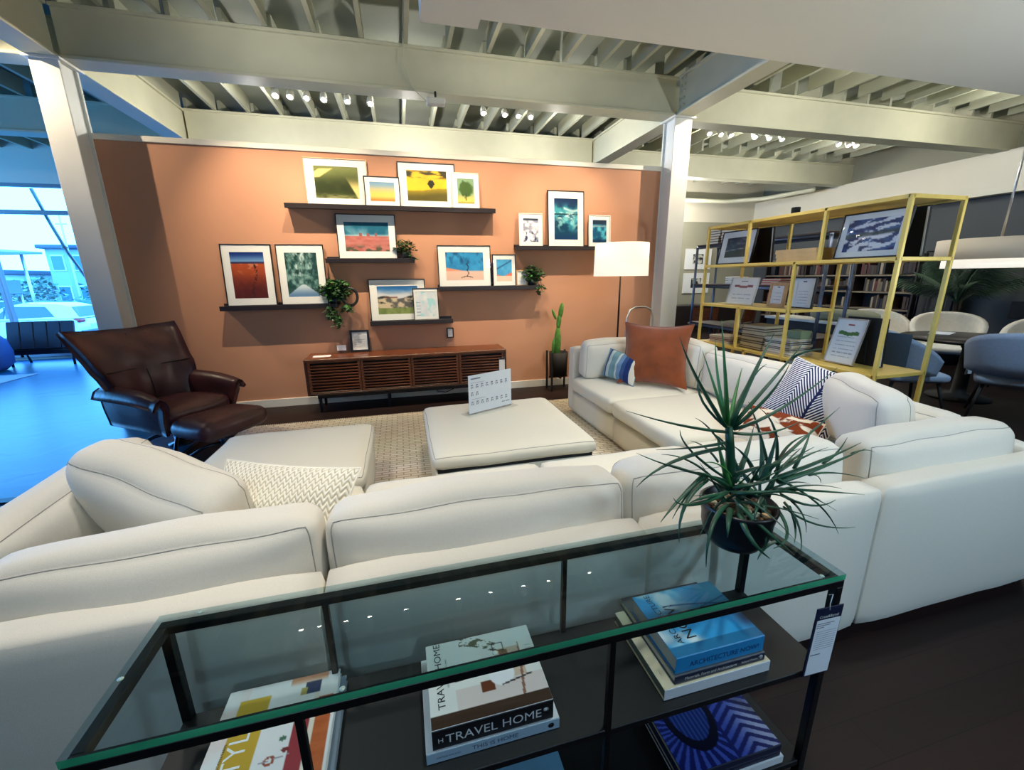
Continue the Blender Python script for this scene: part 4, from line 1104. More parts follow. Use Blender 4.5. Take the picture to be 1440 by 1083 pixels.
hoop = [(-.20, .0, 0), (-.19, 0, .80), (-.185, 0, .98), (-.15, 0, 1.075), (-.07, 0, 1.11), (.07, 0, 1.11), (.15, 0, 1.075), (.185, 0, .98), (.19, 0, .80), (.20, 0, 0)]
MB().tube(hoop, .013, 10).build('hoop_handle', silver, t)
for z_, y_ in ((.24, -.16), (.48, -.06)):
    MB().box(-.18, .18, y_ - .10, y_ + .06, z_, z_ + .025, c=.005).build('step', blackm, t)
for sx in (-1, 1): MB().tube([(sx * .17, 0, .52), (sx * .19, -.30, 0)], .011, 8).build('rear_leg', silver, t)
cactusm = mat('cactus_green', (74, 128, 42), 0.6, vary=.35, vscale=18, bump=.2, bscale=60)
t = thing('potted_cactus', 'tall green cactus in a black planter on legs against the terracotta wall', 'plant', (2.0, 5.22, 0))
MB().lathe([(0, .20), (.118, .20), (.128, .52), (.118, .52), (.112, .50), (0, .495)], 24).build('planter', blackm, t)
for sx in (-1, 1):
    for sy in (-1, 1): MB().box(sx * .128 - .012, sx * .128 + .012, sy * .1 - .012, sy * .1 + .012, 0, .53, c=.002).build('stand_leg', blackm, t)
MB().box(-.128, .128, -.012, .012, .17, .195).box(-.012, .012, -.1, .1, .17, .195).build('stand_ring', blackm, t)
def pad(name, x, z0, z1, w_, d_=.04, tilt=0.0, yy=0.0):
    n = 10; pts = []; rs = []
    for k in range(n + 1):
        s = k / n; pts.append((x + math.tan(tilt) * (z1 - z0) * s, yy, z0 + (z1 - z0) * s)); rs.append(max(.004, w_ * (math.sin(math.pi * (.12 + .86 * s)) ** .45)))
    MB().tube(pts, rs, 12, flat=(1, .7)).build(name, cactusm, t)
pad('stem', -.02, .48, .86, .062, tilt=R(1)); pad('stem_upper', -.012, .84, 1.02, .042, tilt=R(6)); pad('pad', .012, .98, 1.17, .042, tilt=R(9)); pad('pad', -.045, .96, 1.09, .026, tilt=R(-22)); pad('pad', -.075, .50, .70, .035, tilt=R(2))
# ================================================================ glass console table with books
gx0, gx1, gy0, gy1 = -.585, 1.035, .657, .962
ZG = .765
pane_t = mat_glass('table_glass', (226, 238, 240), 1.0)
def glass_edge_mat():
    m, nt, b = new_mat('green_glass_edge')
    b.inputs['Base Color'].default_value = (*lin((60, 186, 132)), 1); b.inputs['Roughness'].default_value = .12; b.inputs['Transmission Weight'].default_value = .2; b.inputs['IOR'].default_value = 1.5
    n = nt.nodes.new('ShaderNodeTexNoise'); n.inputs['Scale'].default_value = 3.5; tc = nt.nodes.new('ShaderNodeTexCoord'); r = nt.nodes.new('ShaderNodeValToRGB')
    r.color_ramp.elements[0].color = (*lin((28, 140, 96)), 1); r.color_ramp.elements[1].color = (*lin((84, 216, 156)), 1)
    nt.links.new(tc.outputs['Object'], n.inputs['Vector']); nt.links.new(n.outputs['Fac'], r.inputs['Fac']); nt.links.new(r.outputs['Color'], b.inputs['Base Color'])
    return m
gedge = glass_edge_mat()
T = thing('glass_console_table', 'black metal console table with a green-edged glass top behind the sofa', 'table', ((gx0 + gx1) / 2, (gy0 + gy1) / 2, 0))
mb = MB().box(gx0, gx1, gy0, gy1, ZG - .016, ZG, c=0)
mb.mi = [0, 0, 1, 0, 0, 0]
mb.build('glass_top', [pane_t, gedge], T, True)
bar = .021
def rail(a, b, z0, z1, name='rail'): MB().box(a[0], b[0], a[1], b[1], z0, z1, c=.0015).build(name, black, T, True)
zt = ZG - .0168
rail((gx0, gy0), (gx1, gy0 + bar), zt - bar, zt); rail((gx0, gy1 - bar), (gx1, gy1), zt - bar, zt)
rail((gx0, gy0 + bar), (gx0 + bar, gy1 - bar), zt - bar, zt); rail((gx1 - bar, gy0 + bar), (gx1, gy1 - bar), zt - bar, zt)
for x in (gx0, gx1 - bar):
    for y in (gy0, gy1 - bar): MB().box(x, x + bar, y, y + bar, 0, zt - bar, c=.0015).build('leg', black, T, True)
for x in (-.245, .385):
    for y in (gy0 + .002, gy1 - .018): MB().box(x, x + .014, y, y + .014, .13, zt - bar, c=.001).build('upright', black, T, True)
shelf_m = mat('black_shelf', (10, 11, 15), .5, vary=.1, vscale=12)
for z0, z1 in ((.455, .475), (.115, .135)):
    MB().box(gx0 + .002, gx1 - .002, gy0 + .004, gy1 - .002, z0, z1, c=.002).build('shelf', shelf_m, T, True)
dot = mat('clear_bumper', (150, 176, 168), .25)
bme = MB().lathe([(0, 0), (.006, 0), (.005, .0012), (0, .002)], 12).mesh('glass_pad', dot)
for x, y in ((gx0 + .011, .80), (gx0 + .085, gy1 - .011), (.335, gy1 - .011), (-.16, gy0 + .011), (.13, gy0 + .011), (.97, gy0 + .011), (gx1 - .011, .82)):
    share('glass_pad', bme, T, (x - T.location.x, y - T.location.y, ZG))

def book(label, x0, x1, y0, y1, z0, z1, cover_m, spine_m=None, page_m=None, cover_fn=None, nx=60, group=None, rot=0.0, name='book'):
    """lying flat, spine towards -y"""
    cx, cy = (x0 + x1) / 2, (y0 + y1) / 2; t = thing(name, label, 'book', (cx, cy, z0), rot, group)
    w_, d_, h = (x1 - x0) / 2, (y1 - y0) / 2, z1 - z0; c = .0022
    MB().box(-w_, w_, -d_ + c, d_, 0, c, c=.0006).box(-w_, w_, -d_ + c, d_, h - c, h, c=.0006).build('cover', cover_m, t)
    MB().box(-w_, w_, -d_, -d_ + c, 0, h, c=.0009).build('spine', spine_m or cover_m, t)
    pm = MB().box(-w_ + .004, w_ - .004, -d_ + c, d_ - .004, c, h - c)
    pm.build('page_block', page_m or pages, t)
    if cover_fn: print_grid('cover_print', cover_fn, 2 * w_ - .001, 2 * d_ - .004, Matrix.Translation((0, .001, h + .0003)), t, nx=nx, ny=int(nx * d_ / w_))
    return t, w_, d_, h
pages = mat('page_edges', (206, 196, 172), .85, vary=.12, vscale=60, stretch=(1, 1, 40))
def top_text(t, body, size, m, x, y, h, rot90=True, squeeze=1.0, align='CENTER'):
    M = frame_M((x, y, h + .0008), (0, 1, 0), (-1, 0, 0)) if rot90 else frame_M((x, y, h + .0008), (1, 0, 0), (0, 1, 0))
    return text_mesh(body, size, m, 'lettering', M, t, align, squeeze)
def spine_text(t, body, size, m, x, z, d, squeeze=1.0, align='CENTER'):
    return text_mesh(body, size, m, 'lettering', frame_M((x, -d - .0006, z), (1, 0, 0), (0, 0, 1)), t, align, squeeze)
bw_ = mat('book_white', (226, 228, 232), .5); bb = mat('book_black', (22, 20, 24), .45); bbrown = mat('book_brown', (66, 48, 36), .5)
bcyan = mat('book_cyan', (38, 140, 200), .3); bnavy = mat('book_navy', (24, 32, 60), .35); inkw = mat('white_ink', (236, 236, 236), .5); inkb = mat('black_ink', (16, 16, 20), .5); inkn = mat('navy_ink', (20, 50, 110), .5)
bpale = mat('book_pale_blue', (176, 200, 218), .45)

# --- TRAVEL HOME on THIS IS HOME
t, w_, d_, h = book('white book titled This Is Home, under the Travel Home book', -.022, .284, .695, .932, .4755, .505, bw_, bpale)
spine_text(t, 'THIS IS HOME', .0165, mat('slate_ink', (40, 74, 110), .5), .0, .0145, d_, 1.05)
spine_text(t, 'NATALIE WALTON', .006, mat('slate_ink', (40, 74, 110), .5), -.105, .013, d_)
MB().lathe([(0, 0), (.0075, 0), (0, .0004)], 14, M=frame_M((.132, -d_ - .0002, .0145), (1, 0, 0), (0, 0, 1))).build('emblem', inkb, t)
def c_travel(X, Y):
    c = np.full(X.shape + (3,), 234.0); c[..., 2] = 228
    def rect(x0, x1, y0, y1, col): return np.where(((X > x0) & (X < x1) & (Y > y0) & (Y < y1))[..., None], A(col, float), c)
    c = rect(.22, 1, .12, .36, (226, 212, 206)); c = rect(.46, .60, .48, .66, (44, 44, 48)); c = rect(.44, .56, .26, .38, (110, 58, 34)); c = rect(.62, .86, .36, .74, (214, 190, 168))
    c = mixc(c, A((150, 104, 84)), ((X > .62) & (X < .86) & (np.abs(X - .86 + (.74 - Y) * .12) < .012)) * 1.0); c = rect(.66, .74, .60, .72, (150, 104, 72))
    c = mixc(c, A((242, 242, 244)), sstep(1.0, .9, np.hypot((X - .64) / .12, (Y - .42) / .14))); d = np.hypot((X - .26) / .065, (Y - .52) / .065); c = mixc(c, A((206, 160, 146)), (d < 1.0) * (((X * 60) % 1 > .3)))
    c = mixc(c, A((80, 60, 56)), np.abs(d - 1.05) < .10); c = mixc(c, A((96, 96, 70)), (np.abs(Y - .82 - .1 * np.sin(X * 5) + .25 * (X - .5)) < .07) * (fbm(X * 18, Y * 30) > .5) * (X > .3) * (X < .72))
    c = mixc(c, A((40, 40, 44)), ((np.abs(np.abs(X - .66) - .05) < .008) & (np.abs(Y - .78) < .05)) | ((np.abs(np.abs(Y - .78) - .05) < .008) & (np.abs(X - .66) < .05))); c = mixc(c, A((60, 50, 46)), (np.abs(Y - .30 - (X - .66) * .22) < .010) * (X > .62) * (X < .9))
    c = mixc(c, A((186, 190, 196)), (np.abs((Y * 26) % 1 - .5) < .15) * (X > .91) * (X < .97) * (Y > .5) * (Y < .75)); return np.where((Y < .135)[..., None], A((66, 46, 34)) + 14 * (fbm(X * 3, Y * 40) - .5)[..., None], c)
t, w_, d_, h = book('Travel Home book with interior photographs on a white cover, top of the middle stack', -.007, .270, .700, .922, .505, .558, bw_, bb, cover_fn=c_travel, nx=110)
top_text(t, 'TRAVEL HOME', .024, inkb, -w_ + .028, .02, h, True, 1.12)
top_text(t, 'DESIGN WITH A GLOBAL SPIRIT', .0055, mat('slate_ink', (40, 74, 110), .5), -w_ + .047, .02, h)
spine_text(t, 'TRAVEL HOME', .0335, inkw, .0, .024, d_, 1.0); spine_text(t, 'H', .018, inkw, -w_ + .018, .024, d_)
MB().lathe([(0, 0), (.007, 0), (0, .0004)], 14, M=frame_M((w_ - .018, -d_ - .0002, .03), (1, 0, 0), (0, 0, 1))).build('emblem', inkw, t)

# --- right stack
t, w_, d_, h = book('thick white paperback at the bottom of the architecture stack', .557, .876, .686, .942, .4755, .508, mat('book_cream', (224, 208, 176), .6), bw_, mat('aged_pages', (120, 124, 104), .8))
t, w_, d_, h = book('navy-spined book Materials, Form and Architecture, between the white and blue books', .588, .862, .693, .966, .508, .532, mat('book_grey', (96, 100, 104), .4), bnavy)
spine_text(t, 'Materials, Form and Architecture', .0125, inkw, -.03, .012, d_, .92); spine_text(t, 'Richard Weston', .0085, inkw, .088, .012, d_, .9)
MB().lathe([(0, 0), (.008, 0), (0, .0004)], 14, M=frame_M((w_ - .014, -d_ - .0002, .012), (1, 0, 0), (0, 0, 1))).build('emblem', mat('emblem_grey', (150, 156, 166), .5), t)
def c_arch(X, Y):
    n = fbm(X * 3, Y * 4); c = g2((52, 164, 224), (226, 240, 244), sstep(.45, .72, fbm(X * 3 + 4, Y * 2.5)) * sstep(.75, .3, X)); c = mixc(c, A((120, 190, 210)), sstep(.55, .9, X) * sstep(.4, .8, Y) * .7)
    wv = np.abs(Y - .44 - .1 * np.sin(X * 5) - .3 * (X - .5)); c = mixc(c, A((24, 62, 104)), sstep(.10, .0, wv) * sstep(.45, .7, X)); c = mixc(c, A((30, 92, 150)), sstep(.02, 0, np.abs(Y - .75 + .2 * X * X)) * (X > .3)); c = mixc(c, A((20, 54, 92)), sstep(.85, 1, X) * sstep(.65, .3, Y) * sstep(.1, .3, Y))
    c = mixc(c, A((40, 110, 168)), sstep(.02, 0, np.abs(Y - .62 - .3 * (X - .7))) * (X > .5)); return np.where((Y < .13)[..., None], A((36, 120, 168)), c)
t, w_, d_, h = book('bright blue Architecture Now! book, top of the right-hand stack', .593, .860, .700, .912, .532, .580, bcyan, bcyan, cover_fn=c_arch, nx=90)
top_text(t, 'ARCHITECTURE', .024, inkb, -w_ + .042, .015, h, True, 1.0); top_text(t, 'NOW!', .043, inkb, -w_ + .080, -.005, h, True, .95)
spine_text(t, 'ARCHITECTURE NOW!', .0215, inkn, .012, .020, d_, .95)

# --- style book with gold band and its companions
def c_style(X, Y):
    c = g2((224, 222, 224), (240, 238, 236), fbm(X * 3, Y * 3)); c = np.where(((X > .80) & (X < .97) & (Y < .75))[..., None], A((186, 92, 44)) + 40 * (fbm(X * 6, Y * 14) - .5)[..., None], c); c = np.where(((X > .66) & (X < .79) & (Y > .10) & (Y < .56))[..., None], A((150, 44, 54)), c); c = np.where(((X > .79) & (X < .84))[..., None], A((232, 220, 204)), c)
    c = np.where(((X > .70) & (X < .84) & (Y > .80) & (Y < .93))[..., None], A((46, 60, 96)), c); c = np.where(((X > .66) & (X < .72) & (Y > .80) & (Y < .88))[..., None], A((176, 160, 84)), c); c = mixc(c, A((214, 154, 120)), sstep(.9, .97, Y) * (X > .55) * (X < .9))
    d = np.hypot((X - .53) / .035, (Y - .27) / .03); c = mixc(c, A((150, 70, 44)), np.abs(d - 1) < .3); c = mixc(c, A((120, 40, 40)), np.hypot((X - .64) / .03, (Y - .33) / .02) < 1); c = mixc(c, A((70, 110, 84)), np.hypot((X - .60) / .03, (Y - .43) / .022) < 1)
    c = mixc(c, A((232, 206, 200)), sstep(.3, .6, fbm(X * 5, Y * 7)) * (X < .2) * .6); c = mixc(c, A((150, 140, 150)), (np.abs(Y - .22 - X * .1) < .004) * (X > .42) * (X < .68)); c = np.where(((X > .60) & (X < .72) & (Y < .08))[..., None], A((90, 36, 60)), c)
    return np.where(((X > .13) & (X < .40) & (Y > .02) & (Y < .88))[..., None], A((198, 160, 44)) + 16 * (Y[..., None] - .5), c)
t, w_, d_, h = book('blue-grey bound book under the gold-banded style book', -.468, -.212, .690, .950, .4755, .496, mat('book_slate', (120, 134, 150), .45))
t, w_, d_, h = book('white style book with a gold title band, left on the middle shelf', -.480, -.226, .692, .957, .496, .514, bw_, cover_fn=c_style, nx=90)
top_text(t, 'STYLE', .056, inkw, -w_ + .062, -.025, h, True, .95); top_text(t, 'MODERN FARM', .0085, bbrown, -w_ + .035, -.03, h)

# --- lower shelf
def c_zig(X, Y):
    u = np.where(X < .55, np.arctan2(Y - .45, X - .30) * 9, 0); st = np.where(X < .58, np.sin(u * 3.2) > .25, np.sin((Y + .75 * np.abs(X - .78)) * 58) > .0)
    c = np.where(st[..., None], g2((70, 92, 190), (176, 182, 214), sstep(.6, .95, X) * sstep(.8, .3, Y)), A((26, 36, 108))); e = np.hypot((X - .34) / .20, (Y - .60) / .36); c = np.where((e < 1)[..., None], np.where((np.sin(X * 150) > .2)[..., None], A((54, 84, 160)), A((30, 48, 120))), c); return np.where((np.abs(e - 1.08) < .16)[..., None], A((14, 16, 40)), c)
t, w_, d_, h = book('white paperback at the very bottom of the lower right stack', .640, .965, .668, .93, .1355, .160, bw_)
t, w_, d_, h = book('dark blue bound book inside the lower right stack', .632, .955, .672, .93, .160, .180, bnavy, bnavy)
t, w_, d_, h = book('navy book with a zigzag patterned cover on the lower shelf', .638, .955, .672, .92, .180, .202, bnavy, bnavy, cover_fn=c_zig, nx=120)
t, w_, d_, h = book('pale blue book on the lower shelf below the Travel Home stack', .04, .333, .68, .83, .17, .202, mat('book_sky', (110, 168, 200), .4))
t, w_, d_, h = book('grey book supporting the pale blue book on the lower shelf', .03, .325, .675, .84, .1355, .17, mat('book_slate', (120, 134, 150), .45))

# --- price tag tied to the front right leg
t = thing('price_tag', 'white price tag with a navy header hanging on the right front table leg', 'tag', (.994, .652, .575))
Mx = Matrix.Rotation(R(2), 4, 'Y')
MB().box(-.043, .043, -.0015, .0015, -.107, .106, c=.0006, M=Mx).build('backing_card', bnavy, t)
MB().box(-.037, .040, -.0024, -.0016, -.103, .070, M=Mx).build('sheet', paper, t)
text_mesh('Crate&Barrel', .0115, inkw, 'lettering', Mx @ frame_M((0, -.0022, .079), (1, 0, 0), (0, 0, 1)), t)
mb = MB()
for k, (a, b) in enumerate(((-.034, .022), (-.034, .01), (-.034, -.01))): mb.box(a, b, -.0029, -.0025, .058 - k * .006, .060 - k * .006, M=Mx)
mb.box(-.034, -.002, -.0029, -.0025, -.040, -.037, M=Mx)
for k in range(9): mb.box(-.03, .034, -.0029, -.0025, .034 - k * .007, .0346 - k * .007, M=Mx)
o = mb.build('print', ink, t); o['kind'] = 'stuff'
MB().tube([(0, -.002, .098), (.0, .0, .115), (.012, .006, .135), (.02, .02, .12)], .0012, 5).build('string', bw_, t)

# ================================================================ aloe in a black pot on the table
LEAVES = [(0.798,0.85,1.121,0.774,0.85,1.247,0.76,0.87,1.392,1.15),(0.808,0.85,1.12,0.88,0.87,1.249,0.969,0.91,1.345,1.35),(0.792,0.85,1.117,0.69,0.85,1.253,0.614,0.83,1.365,1.1),(0.795,0.85,1.122,0.771,0.88,1.217,0.763,0.93,1.305,0.9),(0.797,0.85,1.121,0.796,0.9,1.234,0.817,0.95,1.33,0.9),(0.805,0.85,1.121,0.848,0.89,1.188,0.898,0.93,1.25,0.7),(0.811,0.85,1.115,0.924,0.85,1.236,1.063,0.9,1.315,1.0),(0.815,0.85,1.11,0.883,0.82,1.2,0.925,0.81,1.286,1.0),(0.971,0.85,1.276,0.951,0.81,1.307,1.048,0.83,1.312,0.55),(0.808,0.85,1.118,0.897,0.9,1.212,1.0,0.95,1.25,0.75),(0.818,0.85,1.107,0.94,0.83,1.158,1.135,0.85,1.251,1.0),(0.794,0.85,1.102,0.628,0.82,1.149,0.482,0.82,1.199,0.95),(0.791,0.85,1.117,0.727,0.88,1.201,0.748,0.9,1.273,0.9),(0.798,0.85,1.072,0.711,0.85,1.069,0.591,0.85,1.076,0.85),(0.817,0.85,1.097,0.878,0.8,1.109,0.951,0.78,1.139,0.9),(0.953,0.85,0.969,1.06,0.85,1.052,1.199,0.87,1.127,0.9),(0.959,0.859,0.985,0.93,0.88,1.087,0.905,0.9,1.16,0.8),(0.985,0.856,0.994,0.974,0.87,1.086,0.934,0.89,1.143,0.8),(0.805,0.841,0.967,0.63,0.82,1.036,0.505,0.8,1.099,0.85),(0.786,0.844,1.06,0.626,0.83,1.047,0.517,0.81,1.004,1.1),(0.778,0.856,0.969,0.704,0.87,1.024,0.636,0.89,1.041,0.8),(0.812,0.85,0.967,0.696,0.85,1.059,0.655,0.85,1.122,0.9),(0.806,0.856,1.048,0.76,0.87,1.108,0.729,0.89,1.134,0.7),(0.791,0.859,1.013,0.765,0.88,1.048,0.731,0.9,1.065,0.7),(0.732,0.835,0.998,0.636,0.8,0.96,0.564,0.77,0.925,0.9),(0.744,0.841,0.984,0.675,0.82,0.957,0.619,0.8,0.906,0.6),(0.737,0.832,0.98,0.644,0.79,0.945,0.614,0.76,0.866,0.9),(0.799,0.82,0.908,0.695,0.75,0.9,0.665,0.72,0.816,0.9),(0.8,0.826,0.94,0.647,0.77,0.959,0.577,0.75,0.999,1.2),(0.813,0.82,0.891,0.743,0.75,0.911,0.727,0.73,0.879,1.1),(0.836,0.817,0.894,0.801,0.74,0.864,0.856,0.72,0.801,1.2),(0.825,0.82,0.919,0.844,0.75,0.879,0.95,0.73,0.785,1.2),(0.924,0.826,0.9,0.885,0.77,0.854,0.871,0.75,0.799,0.9),(0.98,0.841,0.946,1.117,0.82,0.858,1.178,0.79,0.767,0.9),(1.025,0.844,0.848,1.146,0.83,0.778,1.286,0.82,0.751,0.8),(1.008,0.85,0.906,1.168,0.85,0.874,1.373,0.87,0.821,0.9),(1.001,0.841,0.896,1.093,0.82,0.856,1.184,0.82,0.86,0.85),(0.989,0.847,0.932,1.119,0.84,0.959,1.306,0.85,0.995,1.6),(0.982,0.853,0.94,1.158,0.86,0.971,1.326,0.88,0.999,1.2),(1.164,0.862,0.959,1.247,0.89,0.968,1.309,0.91,1.006,0.55),(1.124,0.865,0.925,1.27,0.9,0.896,1.447,0.92,0.841,0.7),(1.096,0.868,0.927,1.21,0.91,0.891,1.264,0.93,0.847,0.5),(1.263,0.859,0.98,1.347,0.88,0.972,1.407,0.89,0.953,0.35),(0.988,0.856,0.953,1.088,0.87,0.981,1.223,0.9,0.987,0.8),(0.994,0.862,0.955,1.082,0.89,0.97,1.195,0.92,0.984,0.8),(1.007,0.832,0.874,1.025,0.79,0.816,1.008,0.76,0.749,0.8),(0.98,0.826,0.86,0.962,0.77,0.819,0.899,0.75,0.801,0.8),(0.992,0.82,0.759,0.872,0.75,0.809,0.829,0.73,0.796,0.7),(1.038,0.838,0.871,1.058,0.81,0.835,1.054,0.79,0.794,0.7),(1.031,0.835,0.857,1.022,0.8,0.816,0.992,0.77,0.787,0.7),(0.833,0.85,0.932,0.801,0.85,1.006,0.796,0.88,1.077,1.6),(0.85,0.859,0.945,0.896,0.88,0.996,0.966,0.93,1.071,1.4),(0.847,0.865,0.927,0.861,0.9,0.991,0.866,0.91,1.058,1.3),(0.933,0.85,0.938,0.955,0.85,1.011,0.986,0.87,1.08,1.3),(0.93,0.859,0.939,0.906,0.88,0.999,0.868,0.9,1.036,1.3),(0.966,0.859,0.934,1.014,0.88,0.98,1.131,0.91,0.991,1.0),(0.829,0.835,0.946,0.868,0.8,0.968,0.942,0.8,0.977,1.4),(0.823,0.826,0.931,0.85,0.77,0.962,0.942,0.77,0.953,1.4),(0.827,0.844,0.976,0.903,0.83,0.997,1.004,0.85,0.99,1.1),(0.815,0.844,0.948,0.75,0.83,0.989,0.693,0.82,1.016,1.4),(0.992,0.856,0.963,1.031,0.87,1.024,1.134,0.89,1.046,0.9),(1.059,0.862,0.956,1.119,0.89,1.0,1.157,0.91,1.047,0.7),(0.948,0.865,0.939,0.978,0.9,0.997,0.981,0.93,1.069,0.9),(0.877,0.865,0.954,0.852,0.9,1.033,0.814,0.92,1.07,1.0),(0.918,0.868,0.926,0.92,0.91,0.942,0.9,0.94,0.941,1.2),(0.961,0.835,0.921,1.022,0.8,0.915,1.086,0.79,0.89,0.9),(0.917,0.823,0.908,0.836,0.76,0.927,0.81,0.74,0.905,0.8),(0.796,0.832,0.932,0.701,0.79,0.96,0.637,0.77,0.963,1.0)]
STEMS = [[(0.832, 0.85, 0.927), (0.823, 0.85, 1.012), (0.812, 0.85, 1.07), (0.803, 0.85, 1.116)], [(0.965, 0.85, 0.886), (0.974, 0.85, 0.932), (0.982, 0.85, 0.952)]]
aloe = mat('aloe_leaf', (30, 76, 52), 0.42, vary=.35, vscale=14)
aloe2 = mat('aloe_leaf_bright', (62, 124, 58), 0.42, vary=.25, vscale=14)
t = thing('potted_aloe', 'spiky green aloe with gravel in a black pot on the glass table', 'plant', (.862, .845, ZG))
MB().lathe([(0, .0), (.050, .0), (.066, .006), (.082, .030), (.090, .062), (.091, .085), (.095, .106), (.100, .124), (.096, .128), (.090, .124), (.084, .105), (.080, .10), (0, .10)], 32).build('pot', mat('pot_black_ceramic', (12, 12, 18), .34), t)
MB().lathe([(0, .100), (.081, .102), (0, .104)], 24).build('soil', mat('soil', (52, 40, 30), .95, vary=.4, vscale=60), t)
rr = random.Random(12)
pebm = [mat('pebble_tan', (190, 150, 104), .7, vary=.2, vscale=30), mat('pebble_pale', (226, 206, 172), .7), mat('pebble_brown', (110, 78, 50), .7)]
pme = []
for k in range(4):
    mb = MB().lathe([(0, -.5), (.6, -.42), (1, 0), (.7, .4), (0, .5)], 7)
    mb.v = [(x * rr.uniform(.8, 1.2), y * rr.uniform(.8, 1.2), z_ * rr.uniform(.8, 1.2)) for x, y, z_ in mb.v]
    for m_ in pebm: pme.append(mb.mesh('pebble', m_))
for i in range(75):
    a, q = rr.uniform(0, 6.28), .076 * math.sqrt(rr.random()); s = rr.uniform(.008, .0145)
    share('pebble', rr.choice(pme), t, (q * math.cos(a), q * math.sin(a), .106 + rr.uniform(0, .008)), (rr.uniform(-.4, .4), rr.uniform(-.4, .4), rr.uniform(0, 6.28)), (s, s * .85, s * .8))
L0 = t.location
def rel(p): return Vector((p[0] - L0.x, p[1] - L0.y, p[2] - L0.z))
for si, st in enumerate(STEMS):
    MB().tube([rel(p) for p in st], ([.013, .012, .011, .009] if si == 0 else [.008, .007, .003]), 8).build('stem', aloe, t)
for k, q in enumerate(LEAVES):
    b, m_, e = rel(q[0:3]), rel(q[3:6]), rel(q[6:9]); r0 = q[9] * .0072
    c = m_ * 2 - (b + e) * .5                        # quadratic control point through the middle
    pts = []; rs = []
    for i in range(9):
        s = i / 8; pts.append(b * (1 - s) ** 2 + c * 2 * s * (1 - s) + e * s * s); rs.append(r0 * (1 - s ** 1.6) * (1.0 if s > .1 else .9) + .0007)
    MB().tube(pts, rs, 6, flat=(1, .55)).build('leaf', aloe2 if k in (0, 3, 4, 5, 50, 52) else aloe, t)

rr = random.Random(31)
for k in range(22):                                  # shorter offsets around the crowns
    cx_, cy_, cz_ = rr.choice([(-.035, .01, .13), (-.03, .0, .20), (.07, .0, .13), (.085, .0, .14), (.02, .01, .12), (-.03, .0, .16)])
    a = rr.uniform(0, 6.28); el = rr.uniform(-.1, 1.1); L_ = rr.uniform(.11, .22); d = Vector((math.cos(a) * math.cos(el), math.sin(a) * math.cos(el), math.sin(el)))
    b = Vector((cx_, cy_, cz_)); dr = rr.uniform(.0, .10); r0 = rr.uniform(.0040, .0062); pts = []; rs = []
    for i in range(8):
        s = i / 7; pts.append(b + d * L_ * s + Vector((0, 0, -dr * s * s + .03 * s))); rs.append(r0 * (1 - s ** 1.6) + .0006)
    MB().tube(pts, rs, 6, flat=(1, .55)).build('leaf', aloe2 if rr.random() < .15 else aloe, t)
# ================================================================ brass etagere and what stands on it
brass = mat('brass_paint', (238, 206, 108), 0.35, metal=.12, vary=.06, vscale=6)
ex0, ex1, ey0, ey1 = 3.28, 3.77, 2.185, 4.08
E = thing('brass_etagere', 'tall open brass shelf unit standing behind the right side of the sofa', 'shelf unit', ((ex0 + ex1) / 2, (ey0 + ey1) / 2, 0))
b_ = .026
def post(x, y, z0, z1, name='post'): MB().box(x - b_ / 2, x + b_ / 2, y - b_ / 2, y + b_ / 2, z0, z1, c=.002).build(name, brass, E, True)
def shelf(y0, y1, z, bars=True):
    MB().box(ex0 + .01, ex1 - .01, y0, y1, z - .012, z - .002).build('shelf_sheet', brass, E, True)
    mb = MB()
    for x in (ex0, ex1): mb.box(x - b_ / 2, x + b_ / 2, y0, y1, z - .026, z, c=.002)
    for y in (y0, y1): mb.box(ex0, ex1, y - b_ / 2, y + b_ / 2, z - .026, z, c=.002)
    mb.build('shelf_rim', brass, E, True)
for x in (ex0, ex1):
    for y in (ey0, ey1): post(x, y, 0, 2.0)
    post(x, 3.52, 1.60, 2.0); post(x, 2.76, 1.60, 2.0); post(x, 2.97, .775, 1.60); post(x, 3.53, .775, 1.19); post(x, 2.80, .37, .775); post(x, 3.4, .37, .775)
shelf(ey0, ey1, 2.0); shelf(ey0, ey1, 1.605); shelf(2.97, ey1, 1.195); shelf(ey0, ey1, .778); shelf(ey0, ey1, .37)

FX = (-1, 0, 0)
picture('white-matted framed dark mountain photograph on the upper brass shelf', .46, .335, p_mount, (3.37, 3.80, 1.607), FX, 9, frame_blk, .30, .20, nx=40)
picture('large white-matted framed photograph of blue and white surf on the brass shelf', .475, .335, p_surf, (3.36, 2.48, 1.607), FX, 9, frame_blk, .37, .235, nx=50)
def panel(label, y0, y1, z0, z1, x, lean):
    t = thing('reversed_picture', label, 'picture', (x, (y0 + y1) / 2, z0))
    M = Matrix.Rotation(R(lean), 4, 'Y'); h = (y1 - y0) / 2
    MB().box(-.01, .01, -h, h, 0, z1 - z0, c=.002, M=M).build('backing', backm, t)
    MB().box(.01, .014, -h, -h + .012, 0, z1 - z0, M=M).box(.01, .014, h - .012, h, 0, z1 - z0, M=M).build('frame', frame_blk, t)
    MB().box(-.012, -.010, -h, -h + .012, .01, z1 - z0 - .01, M=M).build('mat_edge', matb, t)
    MB().box(-.02, -.012, -.03, .03, .02, .20, M=M).build('easel_strut', backm, t)
panel('black frame back standing behind the mountain photograph', 3.55, 3.95, 1.607, 1.955, 3.62, -4)
panel('black frame back standing behind the surf photograph', 2.27, 2.66, 1.607, 1.955, 3.63, -4)
panel('black panel standing behind the green banded notice', 2.36, 2.66, .78, 1.16, 3.60, -4)
bxw = mat('pale_wood_box', (206, 176, 126), .6, vary=.1, vscale=10)
